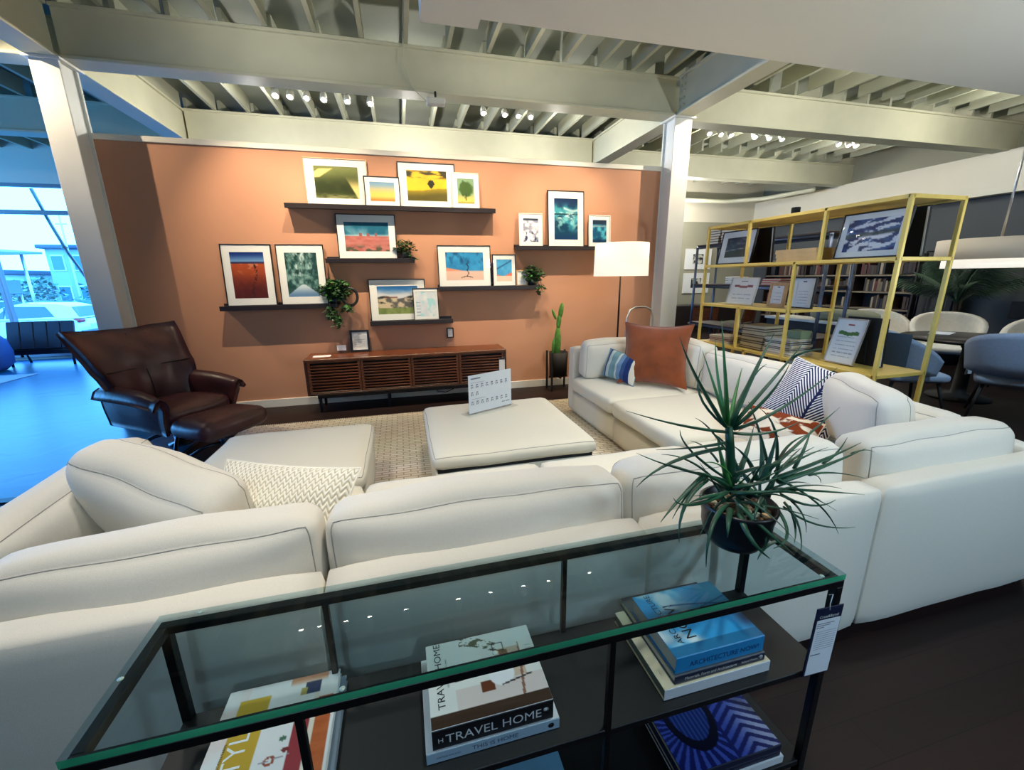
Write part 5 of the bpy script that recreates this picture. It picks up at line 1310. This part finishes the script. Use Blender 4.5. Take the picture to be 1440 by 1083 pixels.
for k in range(3):
    t = thing('wooden_tray', ['lowest of three pale wooden trays stacked on the upper brass shelf', 'middle of three pale wooden trays stacked on the upper brass shelf', 'topmost of three pale wooden trays stacked on the upper brass shelf'][k], 'tray', (3.46, 3.02 + .01 * k, 1.607 + k * .034))
    MB().box(-.13, .13, -.20, .20, 0, .006).build('base', bxw, t)
    MB().box(-.13, .13, -.20, -.19, .006, .033, c=.001).box(-.13, .13, .19, .20, .006, .033, c=.001).box(-.13, -.12, -.19, .19, .006, .033, c=.001).box(.12, .13, -.19, .19, .006, .033, c=.001).build('rim', bxw, t)
    MB().box(-.13, .13, -.20, .20, .0325, .0335).build('lid', bxw, t)
black_cup = single('black_canister', MB().lathe([(0, 0), (.035, 0), (.038, .09), (.036, .10), (0, .10)], 18), blackm, 'small black canister with a pale lid on top of the brass shelf unit', 'canister', (3.62, 3.36, 2.0))
# notices on the third shelf
picture('clear framed certificate with a maroon banner on the third brass shelf', .36, .275, doc_fn(7, band=(128, 30, 66)), (3.40, 3.69, 1.197), FX, 12, silver, .34, .255, bw=.006, nx=44)
picture('cork framed notice beside the maroon banner certificate', .19, .225, doc_fn(6), (3.45, 3.285, 1.197), FX, 5, frame_wod, .10, .18, bw=.03, nx=26)
picture('tall white notice in a wide black frame, right end of the third brass shelf', .23, .275, doc_fn(10), (3.46, 3.03, 1.197), FX, 4, frame_blk, .13, .255, bw=.012, nx=26)
picture('silver framed notice with a green banner on the brass shelf above the sofa', .24, .37, doc_fn(11, head=(150, 40, 30), band=(70, 116, 60)), (3.42, 2.575, .782), FX, 14, silver, .215, .345, bw=.008, nx=40)
# stacks of books on the bottom shelf
cols_b = [(70, 62, 56), (206, 196, 168), (58, 52, 50), (176, 160, 124), (90, 70, 56), (222, 214, 196)]
def flat_book(label, loc, sx, sy, sz, rgb, rot=0.0, group=None):
    t = thing('stacked_book', label, 'book', loc, rot, group); m_ = mat('bk_%d_%d_%d' % rgb, rgb, .55)
    MB().box(-sx, sx, -sy, sy, 0, .006, c=.001).box(-sx, sx, -sy, sy, sz - .006, sz, c=.001).box(sx - .003, sx, -sy, sy, .006, sz - .006).build('cover', m_, t)
    MB().box(-sx + .008, sx - .003, -sy + .008, sy - .008, .006, sz - .006).build('page_block', pages, t)
    return t
ORD = ['first', 'second', 'third', 'fourth', 'fifth', 'sixth', 'seventh', 'eighth']
z_ = .780
for k in range(8):
    h = .030 if k % 2 else .027
    flat_book('%s book from the bottom of the tall stack on the bottom brass shelf' % ORD[k], (3.46 + .004 * k, 3.39 + .004 * k, z_), .125, .15 - .003 * k, h, cols_b[k % 4], R(k * 1.5 - 4), 'books in the tall stack'); z_ += h + .0005
z_ = .780
for k in range(6):
    flat_book('%s book from the bottom of the low stack right of the tall stack' % ORD[k], (3.45, 3.075 + .006 * (k % 3), z_), .125, .155 - .004 * k, .024, [(226, 222, 214), (228, 224, 216), (70, 70, 84), (230, 226, 220), (48, 50, 70), (220, 216, 206)][k], R(3 * (k % 2)), 'books in the low stack'); z_ += .0245
z_ = .780
for k in range(3):
    flat_book('%s book from the bottom of the small stack at the far shelf end' % ORD[k], (3.46, 3.84, z_), .12, .15, .024, [(222, 216, 206), (128, 60, 84), (196, 180, 150)][k], R(2 * k), 'books at the far end'); z_ += .0245
t = thing('card_box', 'small sage green card box on the low book stack', 'box', (3.50, 3.02, z_ + .0745)); MB().box(-.06, .06, -.07, .07, 0, .07, c=.004).build('body', mat('sage', (120, 140, 110), .6), t); MB().box(-.062, .062, -.072, .072, .055, .073, c=.003).build('lid', mat('sage', (120, 140, 110), .6), t)

# ================================================================ steel pipe shelving with books behind
pipe = mat('blue_steel_pipe', (92, 104, 126), .3, metal=.7)
t = thing('pipe_shelving', 'steel pipe shelving standing behind the brass shelf unit', 'shelf unit', (5.45, 5.55, 0))
for y in (-1.26, 1.22):
    for x in (-.22, .22): MB().tube([(x, y, 0), (x, y, 1.98)], .022, 10).build('pipe_post', pipe, t)
for z_ in (.62, 1.30, 1.97):
    for x in (-.22, .22): MB().tube([(x, -1.28, z_), (x, 1.24, z_)], .02, 8).build('pipe_rail', pipe, t)
    MB().box(-.24, .24, -1.25, 1.21, z_ + .018, z_ + .045, c=.003).build('board', mat_wood('dark_board', (36, 20, 16), (58, 34, 26), .5, 'Y'), t)
z_ = 2.016
for k in range(6):
    for q, y in enumerate((6.48, 6.14)):
        flat_book('%s book from the bottom in the %s stack on top of the pipe shelving' % (ORD[k], 'far' if q == 0 else 'near'), (5.42, y + .01 * (k % 3), z_ + k * .0415), .13, .14, .041, [(96, 62, 50), (44, 36, 36), (148, 104, 84)][k % 3], R(2 * k), 'brown books, %s stack' % ('far' if q == 0 else 'near'))
for k in range(3):
    flat_book('%s red book from the bottom on the middle board of the pipe shelving' % ORD[k], (5.42, 5.20 - .012 * k, 1.346 + k * .031), .12, .15, .030, (178, 62, 44), R(3 * k), 'red books on the pipe shelving')
t = thing('folded_napkins', 'pale folded cloth stack on the middle board of the pipe shelving', 'cloth', (5.45, 6.0, 1.350)); 
for k in range(4): MB().softbox(-.12, .12, -.13, .13, k * .03, k * .03 + .03, r=.012, bulge=(.004, .004, .004), n=4).build('fold', linen, t)

# ================================================================ desk with white top, bolster, bookcase
t = thing('long_desk', 'long dark desk with a white top behind the brass shelf unit', 'desk', (6.10, 4.95, 0))
MB().box(-.25, .25, -.78, .78, .80, .835, c=.004).build('top', mat('desk_white', (214, 212, 200), .4), t)
MB().box(-.23, .23, -.75, .75, .66, .80, c=.003).build('apron', blackm, t)
for x in (-.20, .20):
    for y in (-.70, .70): MB().box(x - .03, x + .03, y - .03, y + .03, 0, .66, c=.003).build('leg', blackm, t)
t = thing('bolster', 'olive grey rolled bolster lying on the white topped desk', 'bolster', (6.10, 4.62, .850))
MB().softbox(-.14, .14, -.42, .42, .0, .14, r=.065, bulge=(.01, .02, .012), n=8, wob=.004, seed=5).build('cover', mat('olive_cloth', (134, 134, 108), .9), t)

wdark = mat_wood('bookcase_wood', (24, 18, 18), (40, 30, 28), .5, 'Z')
t = thing('bookcase', 'dark bookcase filled with books against the slate grey wall', 'bookcase', (9.98, 7.95, 0))
for y in (-1.80, -.62, .60, 1.78): MB().box(-.20, .19, y - .018, y + .018, 0, 1.86, c=.003).build('upright', wdark, t)
for z_ in (.05, .40, .75, 1.10, 1.45, 1.84): MB().box(-.20, .19, -1.80, 1.78, z_ - .016, z_ + .016, c=.003).build('shelf', mat('shelf_edge', (120, 108, 88), .6), t)
MB().box(.17, .19, -1.80, 1.78, 0, 1.86).build('back_panel', blackm, t)
bcols = [(46, 30, 26), (62, 46, 38), (30, 30, 34), (112, 98, 76), (84, 32, 32), (46, 40, 38), (26, 32, 42), (150, 138, 114)]
bme = {}
for c_ in bcols:
    bme[c_] = (MB().box(-.11, .11, -.5, .5, 0, 1, c=.03).mesh('cover', mat('bk_%d_%d_%d' % c_, c_, .6)), )
rr = random.Random(21); proto = {}
for z_ in (.42, .77, 1.12, 1.47):
    for bay, (ya, yb) in enumerate(((6.19, 7.29), (7.37, 8.51), (8.59, 9.69))):
        y = ya + .02
        while y < yb - .09:
            if rr.random() < .12: y += rr.uniform(.12, .3); continue
            wd = rr.uniform(.03, .062); hh = rr.uniform(.19, .29); c_ = rr.choice(bcols)
            if y + wd > yb: break
            cn = {(46, 30, 26): 'dark brown', (62, 46, 38): 'brown', (30, 30, 34): 'charcoal', (112, 98, 76): 'tan', (84, 32, 32): 'red', (46, 40, 38): 'grey brown', (26, 32, 42): 'navy', (150, 138, 114): 'cream'}[c_]
            o = bpy.data.objects.new('shelved_book', bme[c_][0]); COL.objects.link(o); o.location = (9.92, y + wd / 2, z_); o.scale = (rr.uniform(.8, 1), wd * .96, hh)
            sn = {.42: 'low', .77: 'second', 1.12: 'third', 1.47: 'top'}[z_]; bn = {6.19: 'near', 7.37: 'middle', 8.59: 'far'}[ya]
            tag(o, '%s book upright on the %s shelf in the %s bay of the dark bookcase' % (cn, sn, bn), 'book', '%s books, %s shelf, %s bay of the bookcase' % (cn, sn, bn)); y += wd
t = thing('panel_screen', 'grey upright drapery panel between the bookcase and the palm', 'screen', (9.75, 5.75, 0))
mb = MB(); P = [[(.05 * math.sin(j * 1.9), -.26 + .52 * j / 24, zz) for j in range(25)] for zz in (.0, .9, 1.86)]
mb.grid(P, smooth=True); mb.grid([[(x + .01, y, zz) for x, y, zz in row] for row in P], smooth=True, flip=True); mb.build('cloth', mat('grey_drape', (66, 66, 64), .9), t)
MB().tube([(0, -.28, 1.88), (0, .28, 1.88)], .012, 8).build('rod', black, t); MB().tube([(0, -.28, 0), (0, -.28, 1.88)], .012, 8).tube([(0, .28, 0), (0, .28, 1.88)], .012, 8).build('stand', black, t)

# ================================================================ dining group at the right
greyblue = mat('grey_blue_wool', (150, 164, 186), .9, vary=.06, vscale=40, bump=.1, bscale=300)
slate_f = mat('slate_wool', (70, 88, 104), .9, vary=.06, vscale=40)
ivory_w = mat('ivory_boucle', (226, 222, 210), .9, vary=.05, vscale=30, bump=.15, bscale=120)
def dining_chair(label, loc, rz, shell_m, panel_m=None, group=None):
    t = thing('dining_chair', label, 'chair', loc, rz, group)
    mb = MB(); n, k = 9, 19; outer = []; inner = []
    for i in range(n):
        s = i / (n - 1); ro, ri = [], []
        for j in range(k):
            a = R(-115 + 230 * j / (k - 1)); rr_ = .33 + .05 * s; top = .93 - .30 * (abs(a) / R(115)) ** 2.2; zz = .42 + (top - .42) * s
            q = min(1, s * 4) ** .5
            ro.append((rr_ * q * math.sin(a) * 1.06 + .0, rr_ * q * math.cos(a) * .9 + .02, zz - .02 * (1 - q)))
            ri.append(((rr_ - .055) * q * math.sin(a) * 1.06, (rr_ - .055) * q * math.cos(a) * .9 + .02, zz + (.0 if s == 1 else .03)))
        outer.append(ro); inner.append(ri)
    mb.grid(outer, smooth=True); mb.grid(inner, smooth=True, flip=True)
    o_, N = (n - 1) * k, n * k
    for j in range(k - 1): mb.f.append((o_ + j, N + o_ + j, N + o_ + j + 1, o_ + j + 1)); mb.mi.append(0); mb.sm.append(True)
    for j in (0, k - 1):
        for i in range(n - 1): mb.f.append((i * k + j, (i + 1) * k + j, N + (i + 1) * k + j, N + i * k + j)); mb.mi.append(0); mb.sm.append(True)
    mb.build('shell', shell_m, t)
    MB().softbox(-.27, .27, -.30, .24, .38, .48, r=.045, bulge=(.01, .02, .02), n=8).build('seat_cushion', shell_m, t)
    if panel_m:
        P = [[(.39 * math.sin(R(a)) * 1.06, .39 * math.cos(R(a)) * .9 + .024, zz) for a in range(-62, 29, 6)] for zz in (.49, .62, .76, .90)]
        MB().grid(P, smooth=True).build('back_panel', panel_m, t)
    for sx in (-1, 1):
        for y0, y1 in ((-.22, -.30), (.18, .27)): MB().tube([(sx * .20, y0, .40), (sx * .27, y1, 0)], [.018, .011], 8).build('leg', blackm, t)
    return t
dining_chair('grey-blue upholstered tub chair with its back to the brass shelf unit', (5.26, 3.24, 0), R(62), greyblue, slate_f)
dining_chair('grey-blue tub chair cut by the right edge of the photo', (5.98, 2.70, 0), R(118), greyblue)
dining_chair('ivory tub chair on the far side of the dark table, left one', (7.35, 4.95, 0), R(-25), ivory_w)
dining_chair('ivory tub chair on the far side of the dark table, middle one', (7.60, 4.25, 0), R(-58), ivory_w)
dining_chair('ivory tub chair at the far right of the dark table', (7.85, 3.38, 0), R(-85), ivory_w)
t = thing('dining_table', 'round black dining table on a pedestal between the tub chairs', 'table', (6.55, 3.40, 0))
MB().lathe([(0, .705), (.60, .705), (.64, .725), (.64, .74), (0, .742)], 40).build('top', mat('table_black', (18, 18, 20), .3), t)
MB().lathe([(.0, 0), (.30, 0), (.28, .03), (.07, .06), (.06, .60), (.12, .705), (0, .705)], 24).build('pedestal', blackm, t)
for sg in (-1, 1): single('table_runner' if sg > 0 else 'place_setting', MB().box(-.16, .16, -.10, .10, 0, .006, c=.001), paper, 'white folded menu card lying on the %s side of the dark table' % ('far' if sg > 0 else 'near'), 'card', (6.55 + .1 * sg, 3.40 + .36 * sg, .743), R(20))
t = thing('price_tag', 'white price tag with a navy header hanging by the dark table', 'tag', (5.98, 3.06, .56))
MB().box(-.05, .05, -.002, .002, -.15, .12, c=.001).build('card', paper, t); MB().box(-.05, .05, -.0035, -.0022, .075, .12).build('header', bnavy, t); MB().tube([(0, 0, .12), (.02, .01, .175)], .002, 5).build('string', paper, t)
dt = thing('drum_pendant', 'wide double drum pendant lamp hanging over the dark table', 'pendant lamp', (7.02, 3.62, 0))
shade2 = mat('pendant_linen', (206, 196, 178), .8, emit=(255, 236, 200), estr=.10)
diff2 = mat('pendant_diffuser', (244, 242, 232), .8, emit=(255, 248, 230), estr=.75)
MB().lathe([(.55, 1.645), (.55, 1.88), (.545, 1.88), (.545, 1.645)], 40).build('outer_shade', shade2, dt)
MB().lathe([(.0, 1.545), (.47, 1.545), (.47, 1.72), (.465, 1.72), (.465, 1.55)], 40).build('inner_diffuser', diff2, dt)
MB().tube([(0, 0, 1.86), (0, 0, 3.2)], .012, 8).build('rod', silver, dt)
MB().tube([(-.545, 0, 1.84), (.545, 0, 1.84)], .006, 6).tube([(0, -.545, 1.84), (0, .545, 1.84)], .006, 6).build('spider', silver, dt)

# palm in a dark pot by the grey wall
palm_m = mat('palm_green', (56, 82, 62), .55, vary=.3, vscale=6)
t = thing('potted_palm', 'large dark green palm by the slate grey wall', 'plant', (8.85, 4.9, 0))
MB().lathe([(0, 0), (.20, 0), (.25, .38), (.23, .40), (.21, .36), (0, .35)], 24).build('planter', potm, t)
rr = random.Random(5)
MB().tube([(0, 0, .34), (.02, 0, .70), (0, .01, 1.04)], [.05, .042, .03], 10).build('trunk', mat('palm_trunk', (60, 50, 38), .9), t)
for k in range(18):
    a = rr.uniform(0, 6.28); el = rr.uniform(.7, 1.4); L_ = rr.uniform(.85, 1.2); d = Vector((math.cos(a), math.sin(a), 0))
    spine = [Vector((0, 0, 1.0)) + d * (L_ * s * math.cos(el) * (1 + .3 * s)) + Vector((0, 0, L_ * s * math.sin(el) - .40 * s * s * L_ * .7)) for s in [i / 12 for i in range(13)]]
    mb = MB().tube(spine, [.012 - .0007 * i for i in range(13)], 5); sd = d.cross(Vector((0, 0, 1)))
    for i in range(3, 13):
        for sg in (-1, 1):
            for q in (0, .5):
                p = spine[i] if q == 0 or i == 12 else (spine[i] + spine[i + 1]) / 2; ll = .34 * math.sin(math.pi * (i + q) / 14) + .08
                e = p + sd * sg * ll * .8 + d * ll * .55 + Vector((0, 0, -ll * .35)); w2 = d * .014; mid = (p + e) / 2 + Vector((0, 0, .02))
                mb.add([p - w2, p + w2, mid + w2 * 1.3, mid - w2 * 1.3, e], [(0, 1, 2, 3), (3, 2, 4)])
    mb.build('frond', palm_m, t)
single('wall_speaker', MB().box(-.06, .06, -.30, .30, -.14, .14, c=.01), blackm, 'black flat box mounted low on the slate grey wall at the right', 'box', (10.13, 4.55, .86))
# single('grey_post', MB().box(-.03, .03, -.03, .03, 0, 2.25, c=.004), mat('post_grey', (130, 136, 136), .5), 'slim pale grey post standing behind the brass shelf unit', 'post', (5.9, 3.63, 0))

# frames and wooden chairs by the far wall
def small_art(label, x, z_, k):
    picture(label, .86, .56, [p_rocks, p_ice, p_mount, p_balloon][k] if False else (lambda X, Y: mixc(A((40, 40, 38)) + 0 * X[..., None], A((206, 204, 190)), sstep(.45, .6, fbm(X * 4 + k * 3, Y * 4 + k)))), (x, 10.57, z_), (0, -1, 0), 0, frame_wht, .34, .27, bw=.02, nx=20)
small_art('white-matted art print on the far wall, upper left of four', 7.18, 1.66, 0); small_art('white-matted art print on the far wall, upper right of four', 8.22, 1.66, 1)
small_art('white-matted art print on the far wall, lower left of four', 7.18, 1.00, 2); small_art('white-matted art print on the far wall, lower right of four', 8.22, 1.00, 3)
def wood_chair(label, loc, rz, seat_m):
    t = thing('wooden_chair', label, 'chair', loc, rz)
    P = [[(-.26 + .52 * j / 10, .24 + .05 * (1 - (2 * j / 10 - 1) ** 2) + .06 * zz, .52 + .32 * zz) for j in range(11)] for zz in (0, .5, 1)]
    mb = MB().grid(P, smooth=True); mb.grid([[(x, y + .02, z_) for x, y, z_ in r_] for r_ in P], smooth=True, flip=True); mb.build('backrest', walnut, t)
    MB().softbox(-.25, .25, -.25, .25, .42, .50, r=.03, bulge=(.01, .01, .015), n=6).build('seat', seat_m, t)
    for sx in (-1, 1):
        MB().tube([(sx * .22, -.22, .43), (sx * .25, -.25, 0)], [.02, .013], 8).build('leg', walnut_d, t)
        MB().tube([(sx * .24, .30, .84), (sx * .23, .25, .43), (sx * .26, .30, 0)], [.014, .02, .013], 8).build('leg', walnut_d, t)
wood_chair('wooden dining chair with a curved walnut back beside the right column', (6.25, 7.75, 0), R(150), blackm)
wood_chair('dark dining chair with an olive back behind the brass shelf unit', (7.1, 7.7, 0), R(200), mat('olive_seat', (70, 72, 58), .8))
t = thing('dark_sideboard', 'low dark sideboard under the art prints by the far wall', 'sideboard', (7.9, 9.9, 0))
MB().box(-1.0, 1.0, -.25, .25, .12, .72, c=.005).build('body', wdark, t)
for k in range(3): MB().box(-.98 + k * .66, -.98 + k * .66 + .64, -.265, -.25, .15, .69, c=.003).build('door', wdark, t)
for x in (-.9, .9): MB().box(x - .03, x + .03, -.2, .2, 0, .12).build('leg', blackm, t)

# ================================================================ by the storefront: outdoor seats inside the glass
darkblue = mat('navy_outdoor_cloth', (22, 28, 52), .6)
t = thing('slatted_lounger', 'dark slatted lounge seat seen from behind against the storefront glass', 'lounge chair', (-6.62, 9.75, 0))
Mx = Matrix.Translation((0, 0, .30)) @ Matrix.Rotation(R(-14), 4, 'X')
for k in range(5): MB().box(-.50 + k * .205, -.50 + k * .205 + .196, -.03, .03, 0, .52, c=.008, M=Mx).build('slat', darkblue, t)
MB().box(-.52, .54, -.02, .30, .20, .30, c=.01).build('seat', darkblue, t)
for x in (-.46, .48):
    MB().tube([(x, -.05, .30), (x + .02, -.10, 0)], .02, 8).build('leg', black, t); MB().tube([(x, .28, .22), (x, .34, 0)], .02, 8).build('leg', black, t)
MB().box(-.5, .52, -.05, .0, .26, .30, c=.004).build('rail', black, t)
t = thing('round_pouf_chair', 'rounded blue lounge chair at the far left edge', 'lounge chair', (-7.22, 9.2, 0))
MB().lathe([(0, .02), (.34, .02), (.44, .12), (.46, .32), (.42, .52), (.34, .64), (.28, .66), (.24, .58), (.20, .44), (0, .42)], 28).build('shell', mat('blue_cloth', (40, 86, 150), .8), t)
MB().lathe([(0, .40), (.22, .42), (.20, .47), (0, .48)], 20).build('seat_pad', mat('blue_cloth', (40, 86, 150), .8), t)
t = thing('pale_rug', 'pale flat rug on the entrance floor by the storefront', 'rug', (-7.0, 8.3, 0)); MB().box(-1.6, .9, -.8, .45, 0.001, .010, c=.003).build('pile', mat('pale_rug', (150, 170, 186), .9), t)

# ================================================================ outside: street, cars, buildings, signs
GZ = -.95
struct('ground_outside', MB().box(-60, 40, 10.9, 90, GZ - .2, GZ), mat('asphalt', (92, 96, 100), .9, vary=.1, vscale=.6))['kind'] = 'structure'
carw = mat('car_white', (220, 226, 228), .25, coat=.6); carglass = mat('car_glass', (60, 84, 100), .1); tyre = mat('tyre', (24, 24, 26), .8); tailr = mat('tail_lamp', (170, 40, 50), .3); plate_m = mat('plate', (200, 206, 210), .5)
def car(label, loc, rz, body, L=4.5, W=1.86, Hh=1.66):
    """nose towards -x"""
    t = thing('car', label, 'car', loc, rz)
    lower = [(-L / 2, .35), (-L / 2 + .05, .72), (-L / 2 + .9, .96), (L / 2 - .25, 1.0), (L / 2 - .02, .92), (L / 2, .40), (L / 2 - .1, .26), (-L / 2 + .1, .26)]
    secs = []
    MBb = MB(); n = 9; P = []
    for k in range(n):
        v = -1 + 2 * k / (n - 1); inset = .10 * abs(v) ** 4
        P.append([(x * (1 - inset * .25), v * W / 2, z_ - .05 * abs(v) ** 6 * (z_ > .8)) for x, z_ in lower + lower[:1]])
    MBb.grid(P, smooth=True); MBb.add([P[0][i] for i in range(8)], [tuple(range(8))]); MBb.add([P[-1][i] for i in range(8)], [tuple(range(7, -1, -1))])
    MBb.build('body', body, t)
    roof = [(-L / 2 + 1.25, .96), (-L / 2 + 1.95, Hh - .12), (-L / 2 + 2.5, Hh), (L / 2 - .75, Hh - .04), (L / 2 - .30, Hh - .16), (L / 2 - .02, .98)]
    P = [[(x, v * (W / 2 - .08 - .16 * (z_ - .96) / .7), z_ - .04 * abs(v) ** 4 * (z_ > 1.2)) for x, z_ in roof] for v in (-1, -.6, 0, .6, 1)]
    m2 = MB().grid(P, smooth=True); m2.add(P[0], [tuple(range(6))]); m2.add(P[-1], [tuple(range(5, -1, -1))]); m2.build('cabin', body, t)
    for sg in (-1, 1):
        y = lambda z_: sg * (W / 2 - .075 - .16 * (z_ - .96) / .7)
        for q in ([(-L / 2 + 1.55, 1.02), (-L / 2 + 2.05, Hh - .22), (-.30, Hh - .14), (-.30, 1.02)], [(-.24, 1.02), (-.24, Hh - .14), (L / 2 - 1.15, Hh - .17), (L / 2 - .85, 1.06)]):
            MB().add([(x, y(z_) + sg * .006, z_) for x, z_ in q] + [(x, y(z_) - sg * .004, z_) for x, z_ in q], [(0, 1, 2, 3) if sg < 0 else (3, 2, 1, 0), (0, 4, 5, 1), (1, 5, 6, 2), (2, 6, 7, 3), (3, 7, 4, 0)]).build('side_window', carglass, t)
        for x in (-L / 2 + .85, L / 2 - .85):
            Mw = Matrix.Translation((x, sg * (W / 2 - .06), .34)) @ Matrix.Rotation(R(90), 4, 'X')
            w_ = MB().lathe([(0, -.11), (.30, -.11), (.34, -.08), (.34, .08), (.30, .11), (0, .11)], 24, M=Mw).build('wheel', tyre, t)
            MB().lathe([(0, -.115), (.20, -.115), (.20, .115), (0, .115)], 16, M=Mw).build('hub', silver, w_)
        MB().softbox(L / 2 - .22, L / 2 + .02, sg * (W / 2 - .22) - .20, sg * (W / 2 - .22) + .20, .80, .95, r=.04, n=4).build('tail_lamp', tailr, t)
    MB().add([(L / 2 - .27, -.66, Hh - .20), (L / 2 - .27, .66, Hh - .20), (L / 2 - .03, .76, 1.04), (L / 2 - .03, -.76, 1.04), (L / 2 - .30, -.66, Hh - .20), (L / 2 - .30, .66, Hh - .20), (L / 2 - .06, .76, 1.04), (L / 2 - .06, -.76, 1.04)], [(0, 3, 2, 1), (4, 5, 6, 7), (0, 1, 5, 4)]).build('rear_window', carglass, t)
    MB().box(L / 2 - .02, L / 2 + .02, -.26, .26, .58, .70, c=.003).build('number_plate', plate_m, t)
    MB().box(L / 2 - .1, L / 2 + .04, -.85, .85, .30, .46, c=.03).build('bumper', mat('bumper_grey', (96, 104, 112), .6), t)
    return t
car('pale SUV parked outside the storefront behind the dark lounger', (-15.65, 22.9, GZ), 0, carw)
car('dark car parked in the row behind the pale SUV', (-24.5, 32.0, GZ), R(4), mat('car_blue', (60, 90, 130), .3, coat=.5), Hh=1.5)
bl = mat('wall_blue_grey', (150, 166, 186), .8); bl2 = mat('wall_pale', (226, 232, 232), .8); roofm = mat('roof_dark', (70, 84, 100), .8); winm = mat('far_window', (60, 110, 150), .2)
def building(label, x0, x1, y0, y1, h, wall_m, cols, rows, roof_h=.5):
    t = thing('building', label, 'building', ((x0 + x1) / 2, (y0 + y1) / 2, GZ)); w_, d_ = (x1 - x0) / 2, (y1 - y0) / 2
    MB().box(-w_, w_, -d_, d_, 0, h, c=.05).build('wall', wall_m, t)
    MB().box(-w_ - .4, w_ + .4, -d_ - .4, d_ + .2, h, h + roof_h, c=.08).build('roof', roofm, t)
    for i in range(cols):
        for j in range(rows):
            cx = -w_ + (i + .5) * 2 * w_ / cols; cz = (j + .55) * h / rows; a, b = .30 * 2 * w_ / cols, .26 * h / rows
            f_ = MB().box(cx - a, cx + a, -d_ - .08, -d_ + .02, cz - b, cz + b, c=.03).build('window', bl2, t)
            MB().box(cx - a * .86, cx + a * .86, -d_ - .11, -d_ - .07, cz - b * .86, cz + b * .86).build('pane', winm, f_)
    return t
building('blue-grey flat roofed building across the street beside the left column', -30.4, -27.2, 48, 56, 5.4, bl, 2, 2, .35)
building('low pale shop building across the street at the far left', -46, -33, 46, 56, 3.2, bl2, 6, 1, .4)
t = thing('hedge', 'long clipped hedge behind the parked pale SUV', 'hedge', (-19.0, 27.2, GZ)); hm = MB(); leaf_blob(hm, 1500, (0, 0, .85), 6.2, .55, .95, .30, 0, 9); o = hm.build('foliage', [mat('street_leaf', (70, 110, 96), .8), mat('street_leaf_light', (120, 156, 140), .8)], t); o['kind'] = 'stuff'
MB().box(-6.0, 6.0, -.35, .35, 0, 1.55, c=.2).build('core', mat('street_leaf', (70, 110, 96), .8), t)
# signs, poles and trees over the street
signm = mat('sign_blue', (92, 112, 176), .5); signp = mat('sign_pink', (214, 170, 196), .5)
t = thing('street_sign', 'plain violet-blue square sign board across the street', 'sign', (-18.3, 26.3, GZ)); MB().box(-.34, .34, -.04, .04, 1.95, 2.60, c=.02).build('board', signm, t); MB().tube([(-.25, 0, 0), (-.25, 0, 1.95)], .04, 8).build('pole', silver, t); MB().tube([(.25, 0, 0), (.25, 0, 1.95)], .04, 8).build('pole', silver, t)
t = thing('shop_sign', 'small pinkish sign with white lettering across the street at the far left', 'sign', (-19.9, 26.3, GZ)); MB().box(-.42, .42, -.04, .04, 1.95, 2.55, c=.02).build('board', signp, t); MB().tube([(0, .06, 0), (0, .06, 2.2)], .06, 8).build('pole', silver, t)
text_mesh('PROLA', .26, mat('white_ink', (236, 236, 236), .5), 'lettering', frame_M((-.06, -.05, 2.24), (1, 0, 0), (0, 0, 1)), t)
for k, x in enumerate((-15.2, -14.6)):
    t = thing('utility_pole', ['left one of two tall thin poles beside the left column outside', 'right one of two tall thin poles beside the left column outside'][k], 'pole', (-21.5 + .9 * k, 36 + 2.2 * k, GZ)); MB().tube([(0, 0, 0), (0, 0, 7 - .4 * k)], [.06, .045], 8).build('shaft', bl2, t); MB().box(-.3, .3, -.04, .04, 6.2 - k, 6.27 - k).build('crossarm', bl2, t)
t = thing('diagonal_stay', 'slanting metal stay running down outside the storefront glass', 'stay', (-6.85, 10.95, GZ))
MB().tube([(-.02, 0, 4.25), (.14, 0, 3.6), (.30, 0, 3.05), (.58, 0, 2.35), (.62, 0, 0)], [.03, .03, .03, .03, .04], 8).build('tube', mull, t); MB().lathe([(0, -.06), (.06, 0), (0, .06)], 10, c=(.27, 0, 3.15)).build('joint', mull, t)
t = thing('shade_sail', 'blue-grey wedge shaped awning outside at the far left', 'awning', (-18.6, 25.0, GZ)); MB().add([(-3, 0, 4.3), (-3, 0, 3.65), (1.4, 0, 3.85), (1.4, 0, 3.75), (-3, 2, 4.3), (-3, 2, 3.75), (1.4, 2, 3.95), (1.4, 2, 3.85)], [(0, 1, 3, 2), (4, 6, 7, 5), (0, 2, 6, 4), (1, 5, 7, 3), (2, 3, 7, 6), (0, 4, 5, 1)]).build('canopy', signm, t)
for x in (-2.6, 1.2): MB().tube([(x, 1, 0), (x, 1, 3.85)], .06, 8).build('post', silver, t)
for k, (x, y, s) in enumerate(((-31.2, 45.2, .9), (-26.6, 36.5, .9), (-24.0, 36.5, .95), (-22.0, 39.5, .9), (-39.5, 41, 1.1))):
    t = thing('street_tree', ['round tree in front of the blue-grey building', 'small bush in the planting strip, first from the left', 'small bush in the planting strip, second from the left', 'small bush in the planting strip nearest the column', 'tree beside the pale shop building'][k], 'tree', (x, y, GZ))
    MB().tube([(0, 0, 0), (0, 0, 1.4 * s)], .12 * s, 8).build('trunk', mat('bark', (70, 60, 52), .9), t)
    mb = MB(); leaf_blob(mb, 260, (0, 0, 2.1 * s), 1.3 * s, 1.2 * s, 1.0 * s, .42 * s, .1, k + 3); o = mb.build('crown', [mat('street_leaf', (70, 110, 96), .8), mat('street_leaf_light', (120, 156, 140), .8)], t); o['kind'] = 'stuff'
